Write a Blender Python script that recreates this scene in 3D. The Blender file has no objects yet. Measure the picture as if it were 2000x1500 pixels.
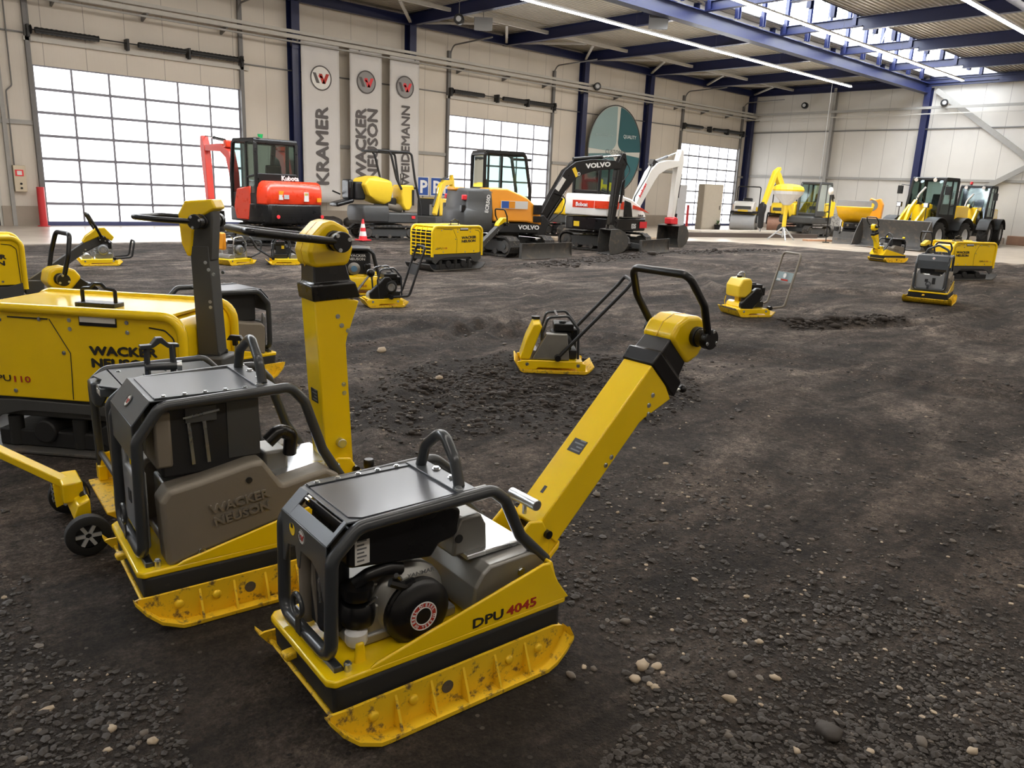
import bpy, bmesh, math, random
from mathutils import Vector, Matrix, noise
V = Vector
PI = math.pi
R = math.radians
SC = bpy.context.scene
COL = SC.collection
# ------------------------------------------------------------------ materials
MATS = {}
def mat(name, col, rough=.5, metal=0., var=.0, vscale=8., bump=0., bscale=60., dirt=0., dirtcol=(.10, .075, .055), coat=0., spec=None, alpha=None, dscale=14.):
    if name in MATS: return MATS[name]
    m = bpy.data.materials.new(name); m.use_nodes = True
    nt = m.node_tree; N = nt.nodes; L = nt.links
    b = N['Principled BSDF']
    b.inputs['Base Color'].default_value = (*col, 1)
    b.inputs['Roughness'].default_value = rough
    b.inputs['Metallic'].default_value = metal
    b.inputs['Coat Weight'].default_value = coat
    b.inputs['Coat Roughness'].default_value = .12
    if spec is not None: b.inputs['Specular IOR Level'].default_value = spec
    if var or bump or dirt:
        tc = N.new('ShaderNodeTexCoord')
    if var or dirt:
        n = N.new('ShaderNodeTexNoise'); n.inputs['Scale'].default_value = vscale; n.inputs['Detail'].default_value = 5
        L.new(tc.outputs['Object'], n.inputs['Vector'])
        mx = N.new('ShaderNodeMix'); mx.data_type = 'RGBA'
        mx.inputs[6].default_value = (*[c * (1 - var) for c in col], 1); mx.inputs[7].default_value = (*[min(1, c * (1 + var)) for c in col], 1)
        L.new(n.outputs['Fac'], mx.inputs[0]); out = mx.outputs[2]
        mr = N.new('ShaderNodeMapRange'); dr_ = .03 if coat else .1; mr.inputs[3].default_value = max(.02, rough - dr_); mr.inputs[4].default_value = min(1, rough + dr_)
        L.new(n.outputs['Fac'], mr.inputs[0]); L.new(mr.outputs[0], b.inputs['Roughness'])
        if dirt:
            n2 = N.new('ShaderNodeTexNoise'); n2.inputs['Scale'].default_value = dscale; n2.inputs['Detail'].default_value = 8; n2.inputs['Roughness'].default_value = .7
            L.new(tc.outputs['Object'], n2.inputs['Vector'])
            r2 = N.new('ShaderNodeValToRGB'); r2.color_ramp.elements[0].position = .62 - dirt * .25; r2.color_ramp.elements[1].position = .72 - dirt * .2
            L.new(n2.outputs['Fac'], r2.inputs[0])
            m2 = N.new('ShaderNodeMix'); m2.data_type = 'RGBA'; L.new(r2.outputs[0], m2.inputs[0]); L.new(out, m2.inputs[6]); m2.inputs[7].default_value = (*dirtcol, 1)
            out = m2.outputs[2]
        L.new(out, b.inputs['Base Color'])
    if bump:
        n3 = N.new('ShaderNodeTexNoise'); n3.inputs['Scale'].default_value = bscale; n3.inputs['Detail'].default_value = 3
        L.new(tc.outputs['Object'], n3.inputs['Vector'])
        bp = N.new('ShaderNodeBump'); bp.inputs['Strength'].default_value = bump; bp.inputs['Distance'].default_value = .01
        L.new(n3.outputs['Fac'], bp.inputs['Height']); L.new(bp.outputs[0], b.inputs['Normal'])
    MATS[name] = m
    return m
def glass(name, col, a=.35, rough=.05):
    if name in MATS: return MATS[name]
    m = bpy.data.materials.new(name); m.use_nodes = True
    nt = m.node_tree; N = nt.nodes; L = nt.links
    for n in list(N): N.remove(n)
    o = N.new('ShaderNodeOutputMaterial'); t = N.new('ShaderNodeBsdfTransparent'); g = N.new('ShaderNodeBsdfGlossy'); mx = N.new('ShaderNodeMixShader')
    t.inputs[0].default_value = (*col, 1); g.inputs[0].default_value = (.8, .9, .9, 1); g.inputs['Roughness'].default_value = rough
    fr = N.new('ShaderNodeFresnel'); fr.inputs[0].default_value = 1.45
    ad = N.new('ShaderNodeMath'); ad.operation = 'ADD'; ad.inputs[1].default_value = a * .2; L.new(fr.outputs[0], ad.inputs[0])
    L.new(ad.outputs[0], mx.inputs[0]); L.new(t.outputs[0], mx.inputs[1]); L.new(g.outputs[0], mx.inputs[2]); L.new(mx.outputs[0], o.inputs[0])
    MATS[name] = m
    return m
def emit(name, col, s):
    if name in MATS: return MATS[name]
    m = bpy.data.materials.new(name); m.use_nodes = True
    b = m.node_tree.nodes['Principled BSDF']
    b.inputs['Base Color'].default_value = (.8, .8, .8, 1); b.inputs['Emission Color'].default_value = (*col, 1); b.inputs['Emission Strength'].default_value = s
    b.inputs['Roughness'].default_value = .2
    MATS[name] = m
    return m
YEL = mat('yellow_paint', (.93, .63, .005), .24, var=.05, coat=.35)
YELD = mat('yellow_dusty', (.84, .54, .014), .5, var=.12, dirt=.35, dirtcol=(.16, .10, .04), dscale=30)
YELP = mat('yellow_plastic', (.74, .44, .008), .4, var=.06, coat=.15)
YELL = mat('yellow_light', (.80, .55, .03), .4, var=.06)
ORG = mat('orange_yellow', (.78, .30, .015), .32, var=.04, coat=.3)
FRM = mat('grey_frame', (.035, .039, .044), .33, var=.15, coat=.25)
HOOD = mat('grey_hood', (.062, .070, .080), .34, var=.1, coat=.15)
HOODL = mat('grey_lid', (.075, .078, .090), .33, var=.08, vscale=3, coat=.15)
DGR = mat('dark_grey', (.055, .056, .056), .5, var=.12)
MGR = mat('mid_grey', (.16, .165, .17), .45, var=.1)
LGR = mat('light_grey', (.45, .46, .47), .5, var=.06)
BLK = mat('black_plastic', (.006, .006, .007), .3, var=.1)
BLKM = mat('black_matte', (.010, .010, .011), .6, var=.2)
RUB = mat('black_rubber', (.012, .012, .012), .75, var=.3, dirt=.1, dirtcol=(.04, .032, .025))
TRK = mat('track_rubber', (.022, .020, .018), .85, var=.3, dirt=.4, dirtcol=(.10, .08, .06))
STL = mat('zinc_steel', (.62, .64, .66), .28, 1., var=.1)
CHR = mat('chrome', (.75, .76, .78), .12, 1.)
ALU = mat('cast_aluminium', (.30, .295, .28), .42, .7, var=.12, vscale=14)
BGE = mat('beige_shell', (.215, .188, .152), .55, .15, var=.1, vscale=5, bump=.08)
BKT = mat('bucket_steel', (.085, .082, .078), .55, .4, var=.25, dirt=.4, dirtcol=(.15, .125, .1), dscale=5)
WHT = mat('white_paint', (.78, .76, .72), .35, var=.04, coat=.2)
WHTD = mat('white_dusty', (.62, .62, .62), .5, var=.1)
RED = mat('red_paint', (.72, .045, .012), .28, var=.04, coat=.4)
REDB = mat('red_boom', (.80, .07, .05), .35, var=.05, coat=.3)
REDL = mat('red_post', (.55, .03, .035), .45, var=.1)
REDK = mat('red_sticker', (.75, .03, .04), .5)
STW = mat('sticker_white', (.7, .69, .66), .5)
STK = mat('sticker_black', (.012, .012, .012), .5)
INK = mat('ink_black', (.018, .016, .014), .6)
INKR = mat('ink_red', (.42, .025, .012), .6)
INKW = mat('ink_white', (.75, .75, .75), .5)
INKG = mat('ink_grey', (.11, .10, .10), .8)
GRN = mat('green_light', (.02, .45, .12), .3)
TGL = glass('tinted_glass', (.50, .62, .60))
TGD = glass('dark_glass', (.22, .28, .28), .6)
PLA = glass('clear_plastic', (.66, .67, .68), 0., .5)
BLU = mat('blue_steel', (.006, .011, .060), .42, var=.15, coat=.1)
# ------------------------------------------------------------------ mesh builder
def fillet(path, rad, seg=5, closed=False):
    P = [V(p) for p in path]; n = len(P); out = []
    for i, p in enumerate(P):
        if not closed and (i == 0 or i == n - 1): out.append(p); continue
        a = P[(i - 1) % n] - p; b = P[(i + 1) % n] - p
        la, lb = a.length, b.length
        if la < 1e-6 or lb < 1e-6: continue
        a.normalize(); b.normalize()
        ang = a.angle(b, 0)
        if ang > PI - .02: out.append(p); continue
        d = min(rad / math.tan(ang / 2), la * .49, lb * .49)
        r = d * math.tan(ang / 2)
        s = p + a * d; e = p + b * d
        c = p + (a + b).normalized() * (r / math.sin(ang / 2))
        u = s - c; w = e - c; t = u.angle(w, 0)
        if t < 1e-4: out.append(p); continue
        for k in range(seg + 1):
            f = k / seg
            out.append(c + (u * math.sin((1 - f) * t) + w * math.sin(f * t)) / math.sin(t))
    return out
class MB:
    def __init__(s, M=None): s.bm = bmesh.new(); s.M = M or Matrix()
    def add(s, vs, fs):
        v = [s.bm.verts.new(s.M @ V(p)) for p in vs]
        for f in fs:
            try: s.bm.faces.new([v[i] for i in f])
            except ValueError: pass
        return s
    def box(s, x0, x1, y0, y1, z0, z1):
        vs = [(x, y, z) for x in (x0, x1) for y in (y0, y1) for z in (z0, z1)]
        return s.add(vs, [(0, 1, 3, 2), (4, 6, 7, 5), (0, 4, 5, 1), (2, 3, 7, 6), (0, 2, 6, 4), (1, 5, 7, 3)])
    def cbox(s, c, d): return s.box(c[0]-d[0]/2, c[0]+d[0]/2, c[1]-d[1]/2, c[1]+d[1]/2, c[2]-d[2]/2, c[2]+d[2]/2)
    def prism(s, pts, a, b, ax='y', rad=0., seg=4):
        f3 = {'y': lambda p, t: (p[0], t, p[1]), 'x': lambda p, t: (t, p[0], p[1]), 'z': lambda p, t: (p[0], p[1], t)}[ax]
        if rad: pts = [(q.x, q.y) for q in fillet([(p[0], p[1], 0) for p in pts], rad, seg, True)]
        n = len(pts)
        return s.add([f3(p, a) for p in pts] + [f3(p, b) for p in pts], [tuple(range(n)), tuple(range(2*n-1, n-1, -1))] + [(i, (i+1) % n, (i+1) % n + n, i+n) for i in range(n)])
    def loft(s, loops, cap=True, closed=True):
        n = len(loops[0]); vs = [p for l in loops for p in l]; fs = []
        for k in range(len(loops)-1):
            for i in range(n if closed else n-1):
                j = (i+1) % n; fs.append((k*n+i, k*n+j, (k+1)*n+j, (k+1)*n+i))
        if cap: fs += [tuple(range(n-1, -1, -1)), tuple(range((len(loops)-1)*n, len(loops)*n))]
        return s.add(vs, fs)
    def tube(s, path, r, n=10, rad=0., seg=6, closed=False, cap=True):
        P = fillet(path, rad, seg, closed) if rad else [V(p) for p in path]
        Q = [P[0]]
        for p in P[1:]:
            if (p - Q[-1]).length > 1e-5: Q.append(p)
        P = Q; m = len(P); loops = []; up = None
        for i in range(m):
            if closed: t = (P[(i+1) % m] - P[i-1]).normalized()
            else: t = (P[min(i+1, m-1)] - P[max(i-1, 0)]).normalized()
            if up is None:
                up = V((0, 0, 1)) if abs(t.z) < .9 else V((1, 0, 0))
            x = (up - t * up.dot(t))
            if x.length < 1e-5: x = t.orthogonal()
            x.normalize(); y = t.cross(x); up = x
            rr = r[i] if isinstance(r, (list, tuple)) else r
            loops.append([P[i] + (x * math.cos(2*PI*k/n) + y * math.sin(2*PI*k/n)) * rr for k in range(n)])
        if closed: loops.append(loops[0])
        return s.loft(loops, cap and not closed)
    def cyl(s, p0, p1, r0, r1=None, n=16):
        return s.tube([p0, p1], [r0, r0 if r1 is None else r1], n)
    def bar(s, p0, p1, w, h, up=(0, 0, 1)):
        p0 = V(p0); p1 = V(p1); t = (p1-p0).normalized(); u = V(up); y = t.cross(u)
        if y.length < 1e-4: y = t.orthogonal()
        y.normalize(); z = y.cross(t)
        L = [[p + y*a*w/2 + z*b*h/2 for a, b in ((-1, -1), (1, -1), (1, 1), (-1, 1))] for p in (p0, p1)]
        return s.loft(L)
    def lathe(s, prof, o=(0, 0, 0), ax=(0, 0, 1), n=24, cap=True):
        o = V(o); t = V(ax).normalized(); x = t.orthogonal().normalized(); y = t.cross(x)
        return s.loft([[o + t*h + (x*math.cos(2*PI*k/n) + y*math.sin(2*PI*k/n))*max(r, 1e-4) for k in range(n)] for r, h in prof], cap)
    def ring(s, o, ax, R_, r, n=24, m=8):
        o = V(o); t = V(ax).normalized(); x = t.orthogonal().normalized(); y = t.cross(x)
        return s.tube([o + (x*math.cos(2*PI*k/n) + y*math.sin(2*PI*k/n))*R_ for k in range(n)], r, m, closed=True)
    def ball(s, c, r, n=12, m=8):
        c = V(c); r = V(r) if hasattr(r, '__len__') else V((r, r, r))
        L = [[c + V((r.x*math.sin(PI*j/m)*math.cos(2*PI*k/n), r.y*math.sin(PI*j/m)*math.sin(2*PI*k/n), r.z*math.cos(PI*j/m))) for k in range(n)] for j in range(1, m)]
        return s.loft(L)
    def quad(s, a, b, c, d): return s.add([a, b, c, d], [(0, 1, 2, 3)])
    def bolt(s, p, ax, r=.009, h=.007):
        p = V(p); a = V(ax).normalized()
        s.cyl(p, p + a*h*.3, r*1.35, n=12); return s.cyl(p, p + a*h, r, n=6)
    def build(s, name, m, parent=None, bevel=0., smooth=40, kind=None, label=None, segs=2):
        bm = s.bm
        bmesh.ops.recalc_face_normals(bm, faces=bm.faces)
        me = bpy.data.meshes.new(name); bm.to_mesh(me); bm.free()
        me.materials.append(m)
        if smooth:
            me.shade_smooth(); me.set_sharp_from_angle(angle=R(smooth))
        o = bpy.data.objects.new(name, me); COL.objects.link(o)
        if parent: o.parent = parent
        if bevel:
            b = o.modifiers.new('b', 'BEVEL'); b.width = bevel; b.segments = segs; b.limit_method = 'ANGLE'; b.angle_limit = R(35); b.harden_normals = False
        if kind: o['kind'] = kind
        if label: o['label'] = label
        return o
def thing(name, label, cat, loc=(0, 0, 0), rz=0., group=None, tilt=None):
    o = bpy.data.objects.new(name, None); COL.objects.link(o); o.location = loc; o.rotation_euler = (0, 0, R(rz)) if tilt is None else (tilt[0], tilt[1], R(rz))
    o.empty_display_size = .1
    o['label'] = label; o['category'] = cat
    if group: o['group'] = group
    return o
def tag(o, label, cat, group=None):
    o['label'] = label; o['category'] = cat
    if group: o['group'] = group
    return o
def struct(o):
    o['kind'] = 'structure'; return o
DG = None
def text(s, size, m, parent, o, right, up, sx=1., bold=0., ext=.0008, name='lettering', align='LEFT', space=1., fat=0.):
    cu = bpy.data.curves.new('t', 'FONT'); cu.body = s; cu.size = size; cu.extrude = ext; cu.offset = bold * size; cu.align_x = align; cu.space_character = space; cu.resolution_u = 2
    t = bpy.data.objects.new('t', cu); COL.objects.link(t)
    dg = bpy.context.evaluated_depsgraph_get()
    me = bpy.data.meshes.new_from_object(t.evaluated_get(dg)); bpy.data.objects.remove(t)
    if fat:
        b_ = bmesh.new()
        for i_, (fx, fy) in enumerate(((-1, 0), (1, 0), (0, 1), (0, -1))):
            c_m = me.copy(); c_m.transform(Matrix.Translation((fx*fat, fy*fat, i_*ext*.02))); b_.from_mesh(c_m); bpy.data.meshes.remove(c_m)
        b_.to_mesh(me); b_.free()
    r = V(right).normalized(); u = V(up); u = (u - r*u.dot(r)).normalized(); w = r.cross(u)
    M = Matrix(((r.x*sx, u.x, w.x, o[0]), (r.y*sx, u.y, w.y, o[1]), (r.z*sx, u.z, w.z, o[2]), (0, 0, 0, 1)))
    me.transform(M); me.materials.clear(); me.materials.append(m)
    ob = bpy.data.objects.new(name, me); COL.objects.link(ob)
    if parent: ob.parent = parent
    return ob
def weld(*segs):
    return segs
def w_logo(parent, c, right, up, r, ringm=INK, disc=STW, name='round_emblem', ext=.001):
    """round badge: disc, dark ring and a two-coloured W"""
    c = V(c); x = V(right).normalized(); y = V(up).normalized(); z = x.cross(y)
    M = Matrix(((x.x, y.x, z.x, c.x), (x.y, y.y, z.y, c.y), (x.z, y.z, z.z, c.z), (0, 0, 0, 1)))
    d = MB(M); d.lathe([(r, 0), (r, ext)], n=40); em = d.build(name, disc, parent)
    g = MB(M); g.tube([(math.cos(2*PI*k/40)*r*.94, math.sin(2*PI*k/40)*r*.94, ext) for k in range(40)], r*.055, 6, closed=True); g.build('emblem_ring', ringm, em)
    def band(pts, m):
        q = MB(M)
        for (a, b) in pts:
            w = .15*r
            q.add([(a[0]*r-w, a[1]*r, ext), (a[0]*r+w, a[1]*r, ext), (b[0]*r+w, b[1]*r, ext), (b[0]*r-w, b[1]*r, ext),
                   (a[0]*r-w, a[1]*r, ext*2), (a[0]*r+w, a[1]*r, ext*2), (b[0]*r+w, b[1]*r, ext*2), (b[0]*r-w, b[1]*r, ext*2)],
                  [(0, 1, 2, 3), (4, 5, 6, 7), (0, 1, 5, 4), (1, 2, 6, 5), (2, 3, 7, 6), (3, 0, 4, 7)])
        q.build('emblem_letter', m, em)
    band([((-.62, .38), (-.28, -.42))], INKG)
    band([((-.28, -.42), (-.05, .34)), ((-.05, .34), (.25, -.42)), ((.25, -.42), (.62, .38))][1:], INKR if disc is STW else REDK)
    band([((-.12, .2), (.02, -.0))], REDK)
    return em
# ------------------------------------------------------------------ camera
cam = bpy.data.cameras.new('camera'); co = bpy.data.objects.new('camera', cam); COL.objects.link(co)
cr_ = V((0.73522284, -0.67656182, 0.04137014)); cu_ = V((0.13554916, 0.20655397, 0.96900046)); cf_ = V((0.66413388, 0.70682358, -0.24357058))
co.matrix_world = Matrix(((cr_.x, cu_.x, -cf_.x, 0), (cr_.y, cu_.y, -cf_.y, 0), (cr_.z, cu_.z, -cf_.z, 1.6), (0, 0, 0, 1)))
cam.sensor_width = 36; cam.lens = 1515.444/2000*36; cam.clip_start = .05; cam.clip_end = 300
SC.camera = co
SC.view_settings.view_transform = 'Standard'; SC.view_settings.look = 'None'; SC.view_settings.gamma = 1; SC.view_settings.exposure = 1.42
SC.view_settings.use_curve_mapping = False
W = bpy.data.worlds.new('world'); SC.world = W; W.use_nodes = True
W.node_tree.nodes['Background'].inputs[0].default_value = (.75, .85, 1, 1); W.node_tree.nodes['Background'].inputs[1].default_value = 1.0
XW, YW, XB, YB = 43.1, 26.2, -9.0, -9.0
# ------------------------------------------------------------------ wall material: cream sandwich panels with joints
def panel_mat(name, axis, col, pitch=1.0):
    m = bpy.data.materials.new(name); m.use_nodes = True; nt = m.node_tree; N = nt.nodes; L = nt.links; b = N['Principled BSDF']
    g = N.new('ShaderNodeNewGeometry'); sp = N.new('ShaderNodeSeparateXYZ'); L.new(g.outputs['Position'], sp.inputs[0])
    def saw(p, src, lo, hi):
        d = N.new('ShaderNodeMath'); d.operation = 'DIVIDE'; d.inputs[1].default_value = p; L.new(src, d.inputs[0])
        f = N.new('ShaderNodeMath'); f.operation = 'FRACT'; L.new(d.outputs[0], f.inputs[0])
        c = N.new('ShaderNodeMath'); c.operation = 'COMPARE'; c.inputs[1].default_value = .5; c.inputs[2].default_value = lo; L.new(f.outputs[0], c.inputs[0])
        return c.outputs[0]
    j = saw(pitch, sp.outputs[axis], .008, 0); k = saw(.1, sp.outputs[axis], .06, 0)
    nz = N.new('ShaderNodeTexNoise'); nz.inputs['Scale'].default_value = .7; nz.inputs['Detail'].default_value = 6; L.new(g.outputs['Position'], nz.inputs['Vector'])
    a = N.new('ShaderNodeMix'); a.data_type = 'RGBA'; a.inputs[6].default_value = (*[c*.84 for c in col], 1); a.inputs[7].default_value = (*[min(1, c*1.08) for c in col], 1); L.new(nz.outputs['Fac'], a.inputs[0])
    a2 = N.new('ShaderNodeMix'); a2.data_type = 'RGBA'; L.new(j, a2.inputs[0]); L.new(a.outputs[2], a2.inputs[6]); a2.inputs[7].default_value = (*[c*.5 for c in col], 1)
    L.new(a2.outputs[2], b.inputs['Base Color'])
    s = N.new('ShaderNodeMath'); s.operation = 'MULTIPLY_ADD'; s.inputs[1].default_value = -.25; L.new(k, s.inputs[0])
    inv = N.new('ShaderNodeMath'); inv.operation = 'SUBTRACT'; inv.inputs[0].default_value = 1; L.new(j, inv.inputs[1]); L.new(inv.outputs[0], s.inputs[2])
    bp = N.new('ShaderNodeBump'); bp.inputs['Distance'].default_value = .006; bp.inputs['Strength'].default_value = .6; L.new(s.outputs[0], bp.inputs['Height']); L.new(bp.outputs[0], b.inputs['Normal'])
    b.inputs['Roughness'].default_value = .42
    return m
WC = (.60, .545, .47)
PWL = panel_mat('cream_panel_left', 0, WC, 1.1); PWR = panel_mat('cream_panel_right', 1, (.60, .575, .53), 1.1)
CON = mat('plinth_concrete', (.30, .25, .20), .8, var=.2, vscale=2, bump=.2)
GIR = mat('girt_grey', (.30, .29, .27), .5, var=.12)
POST = mat('post_grey', (.15, .145, .14), .5, .2, var=.15)
ROOF = mat('roof_sheet', (.42, .39, .33), .45, .1, var=.12, vscale=1.5)
PUR = mat('purlin_grey', (.46, .44, .40), .5, .1, var=.1)
DARK = mat('door_dark', (.045, .047, .05), .5, var=.1)
SPR = mat('spring_black', (.03, .03, .03), .5, .5, var=.2)
# ------------------------------------------------------------------ doors in left wall
doors = [(5.72, 11.72, 6, 'd'), (20.43, 26.3, 6, 'd'), (36.3, 42.1, 6, 'd')]
DH = 4.42
ZC = 7.9
wl = MB()
xs = [XB, 3.0, 3.95] + [v for d in doors for v in d[:2]] + [XW + .3]
for a, b in [(XB, 3.35), (4.62, doors[0][0]), (doors[0][1], doors[1][0]), (doors[1][1], doors[2][0]), (doors[2][1], XW+.3)]:
    wl.box(a, b, YW, YW+.15, 0, ZC+.6)
for a, b in [(3.35, 4.62)]: wl.box(a, b, YW, YW+.15, 2.35, ZC+.6)
for a, b, _, _ in doors: wl.box(a, b, YW, YW+.15, DH, ZC+.6)
struct(wl.build('wall_left', PWL))
wr = MB(); wr.box(XW, XW+.15, YB, YW+.15, 0, ZC+.6); struct(wr.build('wall_right', PWR))
wb = MB(); wb.box(XB-.15, XB, YB, YW+.15, 0, ZC+.6); struct(wb.build('wall_back', PWR))
wf = MB(); wf.box(XB, XW, YB-.15, YB, 0, ZC+.6); struct(wf.build('wall_front', PWL))
# plinth
pl = MB()
for a, b in [(XB, 3.35), (4.62, doors[0][0]-.1), (doors[0][1]+.1, doors[1][0]-.1), (doors[1][1]+.1, doors[2][0]-.1), (doors[2][1]+.1, XW)]: pl.box(a, b, YW-.06, YW, 0, .55)
struct(pl.build('baseboard_left', CON))
pl = MB(); pl.box(XW-.06, XW, 11.8, YW, 0, .3); struct(pl.build('baseboard_right', CON))
LITP = emit('daylit_pane', (.93, .96, 1.0), 1.5)
ALF = mat('door_frame_alu', (.20, .20, .235), .45, .3, var=.08)
ALB = mat('door_bottom_seal', (.05, .06, .16), .5, var=.1)
for di, (a, b, nc, _) in enumerate(doors):
    rows = 7
    f = MB(); y0, y1 = YW+.02, YW+.07
    cw = (b-a)/nc; rh = DH/rows
    for k in range(nc+1):
        x = a + cw*k; w = .028 if 0 < k < nc else .05
        f.box(x-w, x+w, y0, y1, 0, DH)
    for k in range(rows+1):
        z = rh*k; f.box(a, b, y0-.012, y1, max(0, z-.038), z+.038)
    for k in range(1, nc):
        for j in range(1, rows): f.prism([(a+cw*k-.07, rh*j), (a+cw*k, rh*j-.09), (a+cw*k+.07, rh*j), (a+cw*k, rh*j+.09)], y0-.004, y1, 'y')
    fr = struct(f.build('door_%d' % (di+1), ALF))
    g = MB(); g.box(a+.04, b-.04, YW+.045, YW+.055, .1, DH); g.build('glazing', LITP, fr)
    g = MB(); g.box(a, b, YW-.0, YW+.08, 0, .12); g.build('bottom_seal', ALB, fr)
    g = MB()
    for x in (a-.06, b+.06): g.box(x-.06, x+.06, YW-.12, YW+.01, 0, ZC-1.1 if x < a or di != 0 else ZC)
    g.build('guide_rail', POST, fr, .006)
    for x in (a-.0, b+.0):
        g = MB(); g.tube([(x, YW-.1, 5.0), (x, YW-.1, 6.75), (x, YW-.28, 7.0), (x, YW-2.6, 7.06)], .03, 6, rad=.3); g.build('track_rail', POST, fr)
    g = MB(); g.cyl((a-.1, YW-.22, 5.3), (b+.1, YW-.22, 5.3), .018, n=8)
    for x in (a-.05, a+(b-a)*.42, a+(b-a)*.72, b+.02): g.box(x-.03, x+.03, YW-.3, YW-.0, 5.1, 5.42)
    g.build('torsion_shaft', SPR, fr)
    for u0, u1 in ((.02, .29), (.47, .70), (.73, .98)):
        g = MB(); x0, x1 = a+(b-a)*u0, a+(b-a)*u1
        n = int((x1-x0)/.06)
        g.lathe([(.075+.014*(i % 2), (x1-x0)*i/n) for i in range(n+1)], (x0, YW-.22, 5.3), (1, 0, 0), 10); g.build('torsion_spring', SPR, fr)
    for x in (a-.0, b+.0):
        g = MB(); g.lathe([(.11, -.04), (.13, -.02), (.08, 0), (.13, .02), (.11, .04)], (x, YW-.22, 5.3), (1, 0, 0), 14); g.build('cable_drum', SPR, fr)
    g = MB(); g.box(a-.15, b+.3, YW-.12, YW-.0, 5.02, 5.13); g.build('lintel_bar', PUR, fr)
# personnel door
d4 = MB(); d4.box(3.4, 4.57, YW+.02, YW+.08, 0, 2.3); d4 = struct(d4.build('door_4', DARK, bevel=.01))
g = MB(); g.box(3.33, 3.42, YW-.02, YW+.1, 0, 2.38); g.box(4.55, 4.64, YW-.02, YW+.1, 0, 2.38); g.box(3.33, 4.64, YW-.02, YW+.1, 2.29, 2.38); g.build('door_frame', PUR, d4)
g = MB(); g.cyl((4.45, YW+.02, 1.1), (4.45, YW-.04, 1.1), .02, n=10); g.bar((4.45, YW-.04, 1.1), (4.31, YW-.04, 1.1), .02, .02); g.build('door_handle', STL, d4)
# ------------------------------------------------------------------ steelwork
TN = [0]
def trim(mb, m, bevel=0.):
    TN[0] += 1; return struct(mb.build('trim_%d' % TN[0], m, bevel=bevel))
def ibeam(mb, p0, p1, w, h, up=(0, 0, 1), t=.018):
    p0 = V(p0); p1 = V(p1); u = V(up).normalized()
    mb.bar(p0, p1, t, h, up); mb.bar(p0 + u*h/2, p1 + u*h/2, w, t, up); mb.bar(p0 - u*h/2, p1 - u*h/2, w, t, up)
    return mb
bays = [-5.7, -.9, 3.95, 8.77, 13.6, 18.43, 23.3, 28.2, 33.1, 38.0, 42.85]
bayc = [13.6, 18.43, 28.2, 33.1, 42.85]
for x in bayc:
    c = MB()
    c.bar((x, YW-.06, .1 if x != 18.43 else 6.0), (x, YW-.06, 7.6), .018, .24, (0, 1, 0))
    for dy in (.06, -.30): pass
    c = MB(); zb = 5.6 if x == 18.43 else 0
    c.box(x-.15, x+.15, YW-.36, YW-.34, zb, 7.6); c.box(x-.15, x+.15, YW-.02, YW-.0, zb, 7.6); c.box(x-.009, x+.009, YW-.36, YW, zb, 7.6)
    if x == 13.6: c.box(x-.15, x+.15, YW-.38, YW-.36, 5.9, 6.5)
    trim(c, BLU, .004)
for x in (4.9, ):
    c = MB(); c.box(x-.05, x+.05, YW-.1, YW, 0, 6.9); trim(c, GIR)
# crane / sprinkler rail along left wall and right wall
c = MB(); c.box(XB, XW, YW-.55, YW-.43, 6.18, 6.30); c.box(XB, XW, YW-.46, YW-.40, 6.36, 6.46); trim(c, PUR)
c = MB(); c.box(XB, XW, YW-.62, YW-.56, 6.04, 6.09)
trim(c, GIR)
c = MB(); c.box(XW-.5, XW-.4, YB, YW, 6.30, 6.42); trim(c, GIR)
c = MB(); c.box(XW-.56, XW-.5, YB, YW, 6.04, 6.09); trim(c, PUR)
for x in [v for b in bays for v in (b, b+2.4)]:
    if x > -5: c = MB(); c.prism([(YW, 6.0), (YW, 6.2), (YW-.5, 6.2), (YW-.5, 6.14)], x-.03, x+.03, 'x'); trim(c, POST)
# girts
for z in (5.22, ):
    for a, b in ((XB, 5.6), (11.9, 20.3), (26.5, 36.1), (42.2, XW)):
        c = MB(); c.box(a, b, YW-.05, YW, z-.02, z+.02); trim(c, POST)
for z in (2.85,):
    for a, b in ((XB, 5.6), (14.0, 20.3), (26.5, 36.1), (42.2, XW)):
        c = MB(); c.box(a, b, YW-.07, YW, z-.06, z+.06); trim(c, GIR)
c = MB(); c.box(XW-.06, XW, YB, YW, 5.36, 5.42); trim(c, POST)
c = MB(); c.box(XW-.1, XW, YB, YW, 2.86, 2.98); trim(c, GIR)
# right wall columns
c = MB(); ibeam(c, (XW-.16, 21.05, 0), (XW-.16, 21.05, 7.6), .16, .26, (1, 0, 0)); trim(c, GIR)
c = MB(); ibeam(c, (XW-.2, 16.25, 0), (XW-.2, 16.25, 7.35), .3, .36, (1, 0, 0)); trim(c, BLU)
c = MB(); ibeam(c, (XW-.2, 8.0, 0), (XW-.2, 8.0, 7.35), .3, .36, (1, 0, 0)); trim(c, BLU)
c = MB(); c.bar((XW-.22, 15.9, 7.2), (XW-.22, 10.2, 3.1), .08, .24, (0, .6, .8)); trim(c, GIR)
c = MB(); c.bar((XW-.22, 15.9, .8), (XW-.22, 10.2, 4.3), .08, .24, (0, -.6, .8)); trim(c, GIR)
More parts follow.
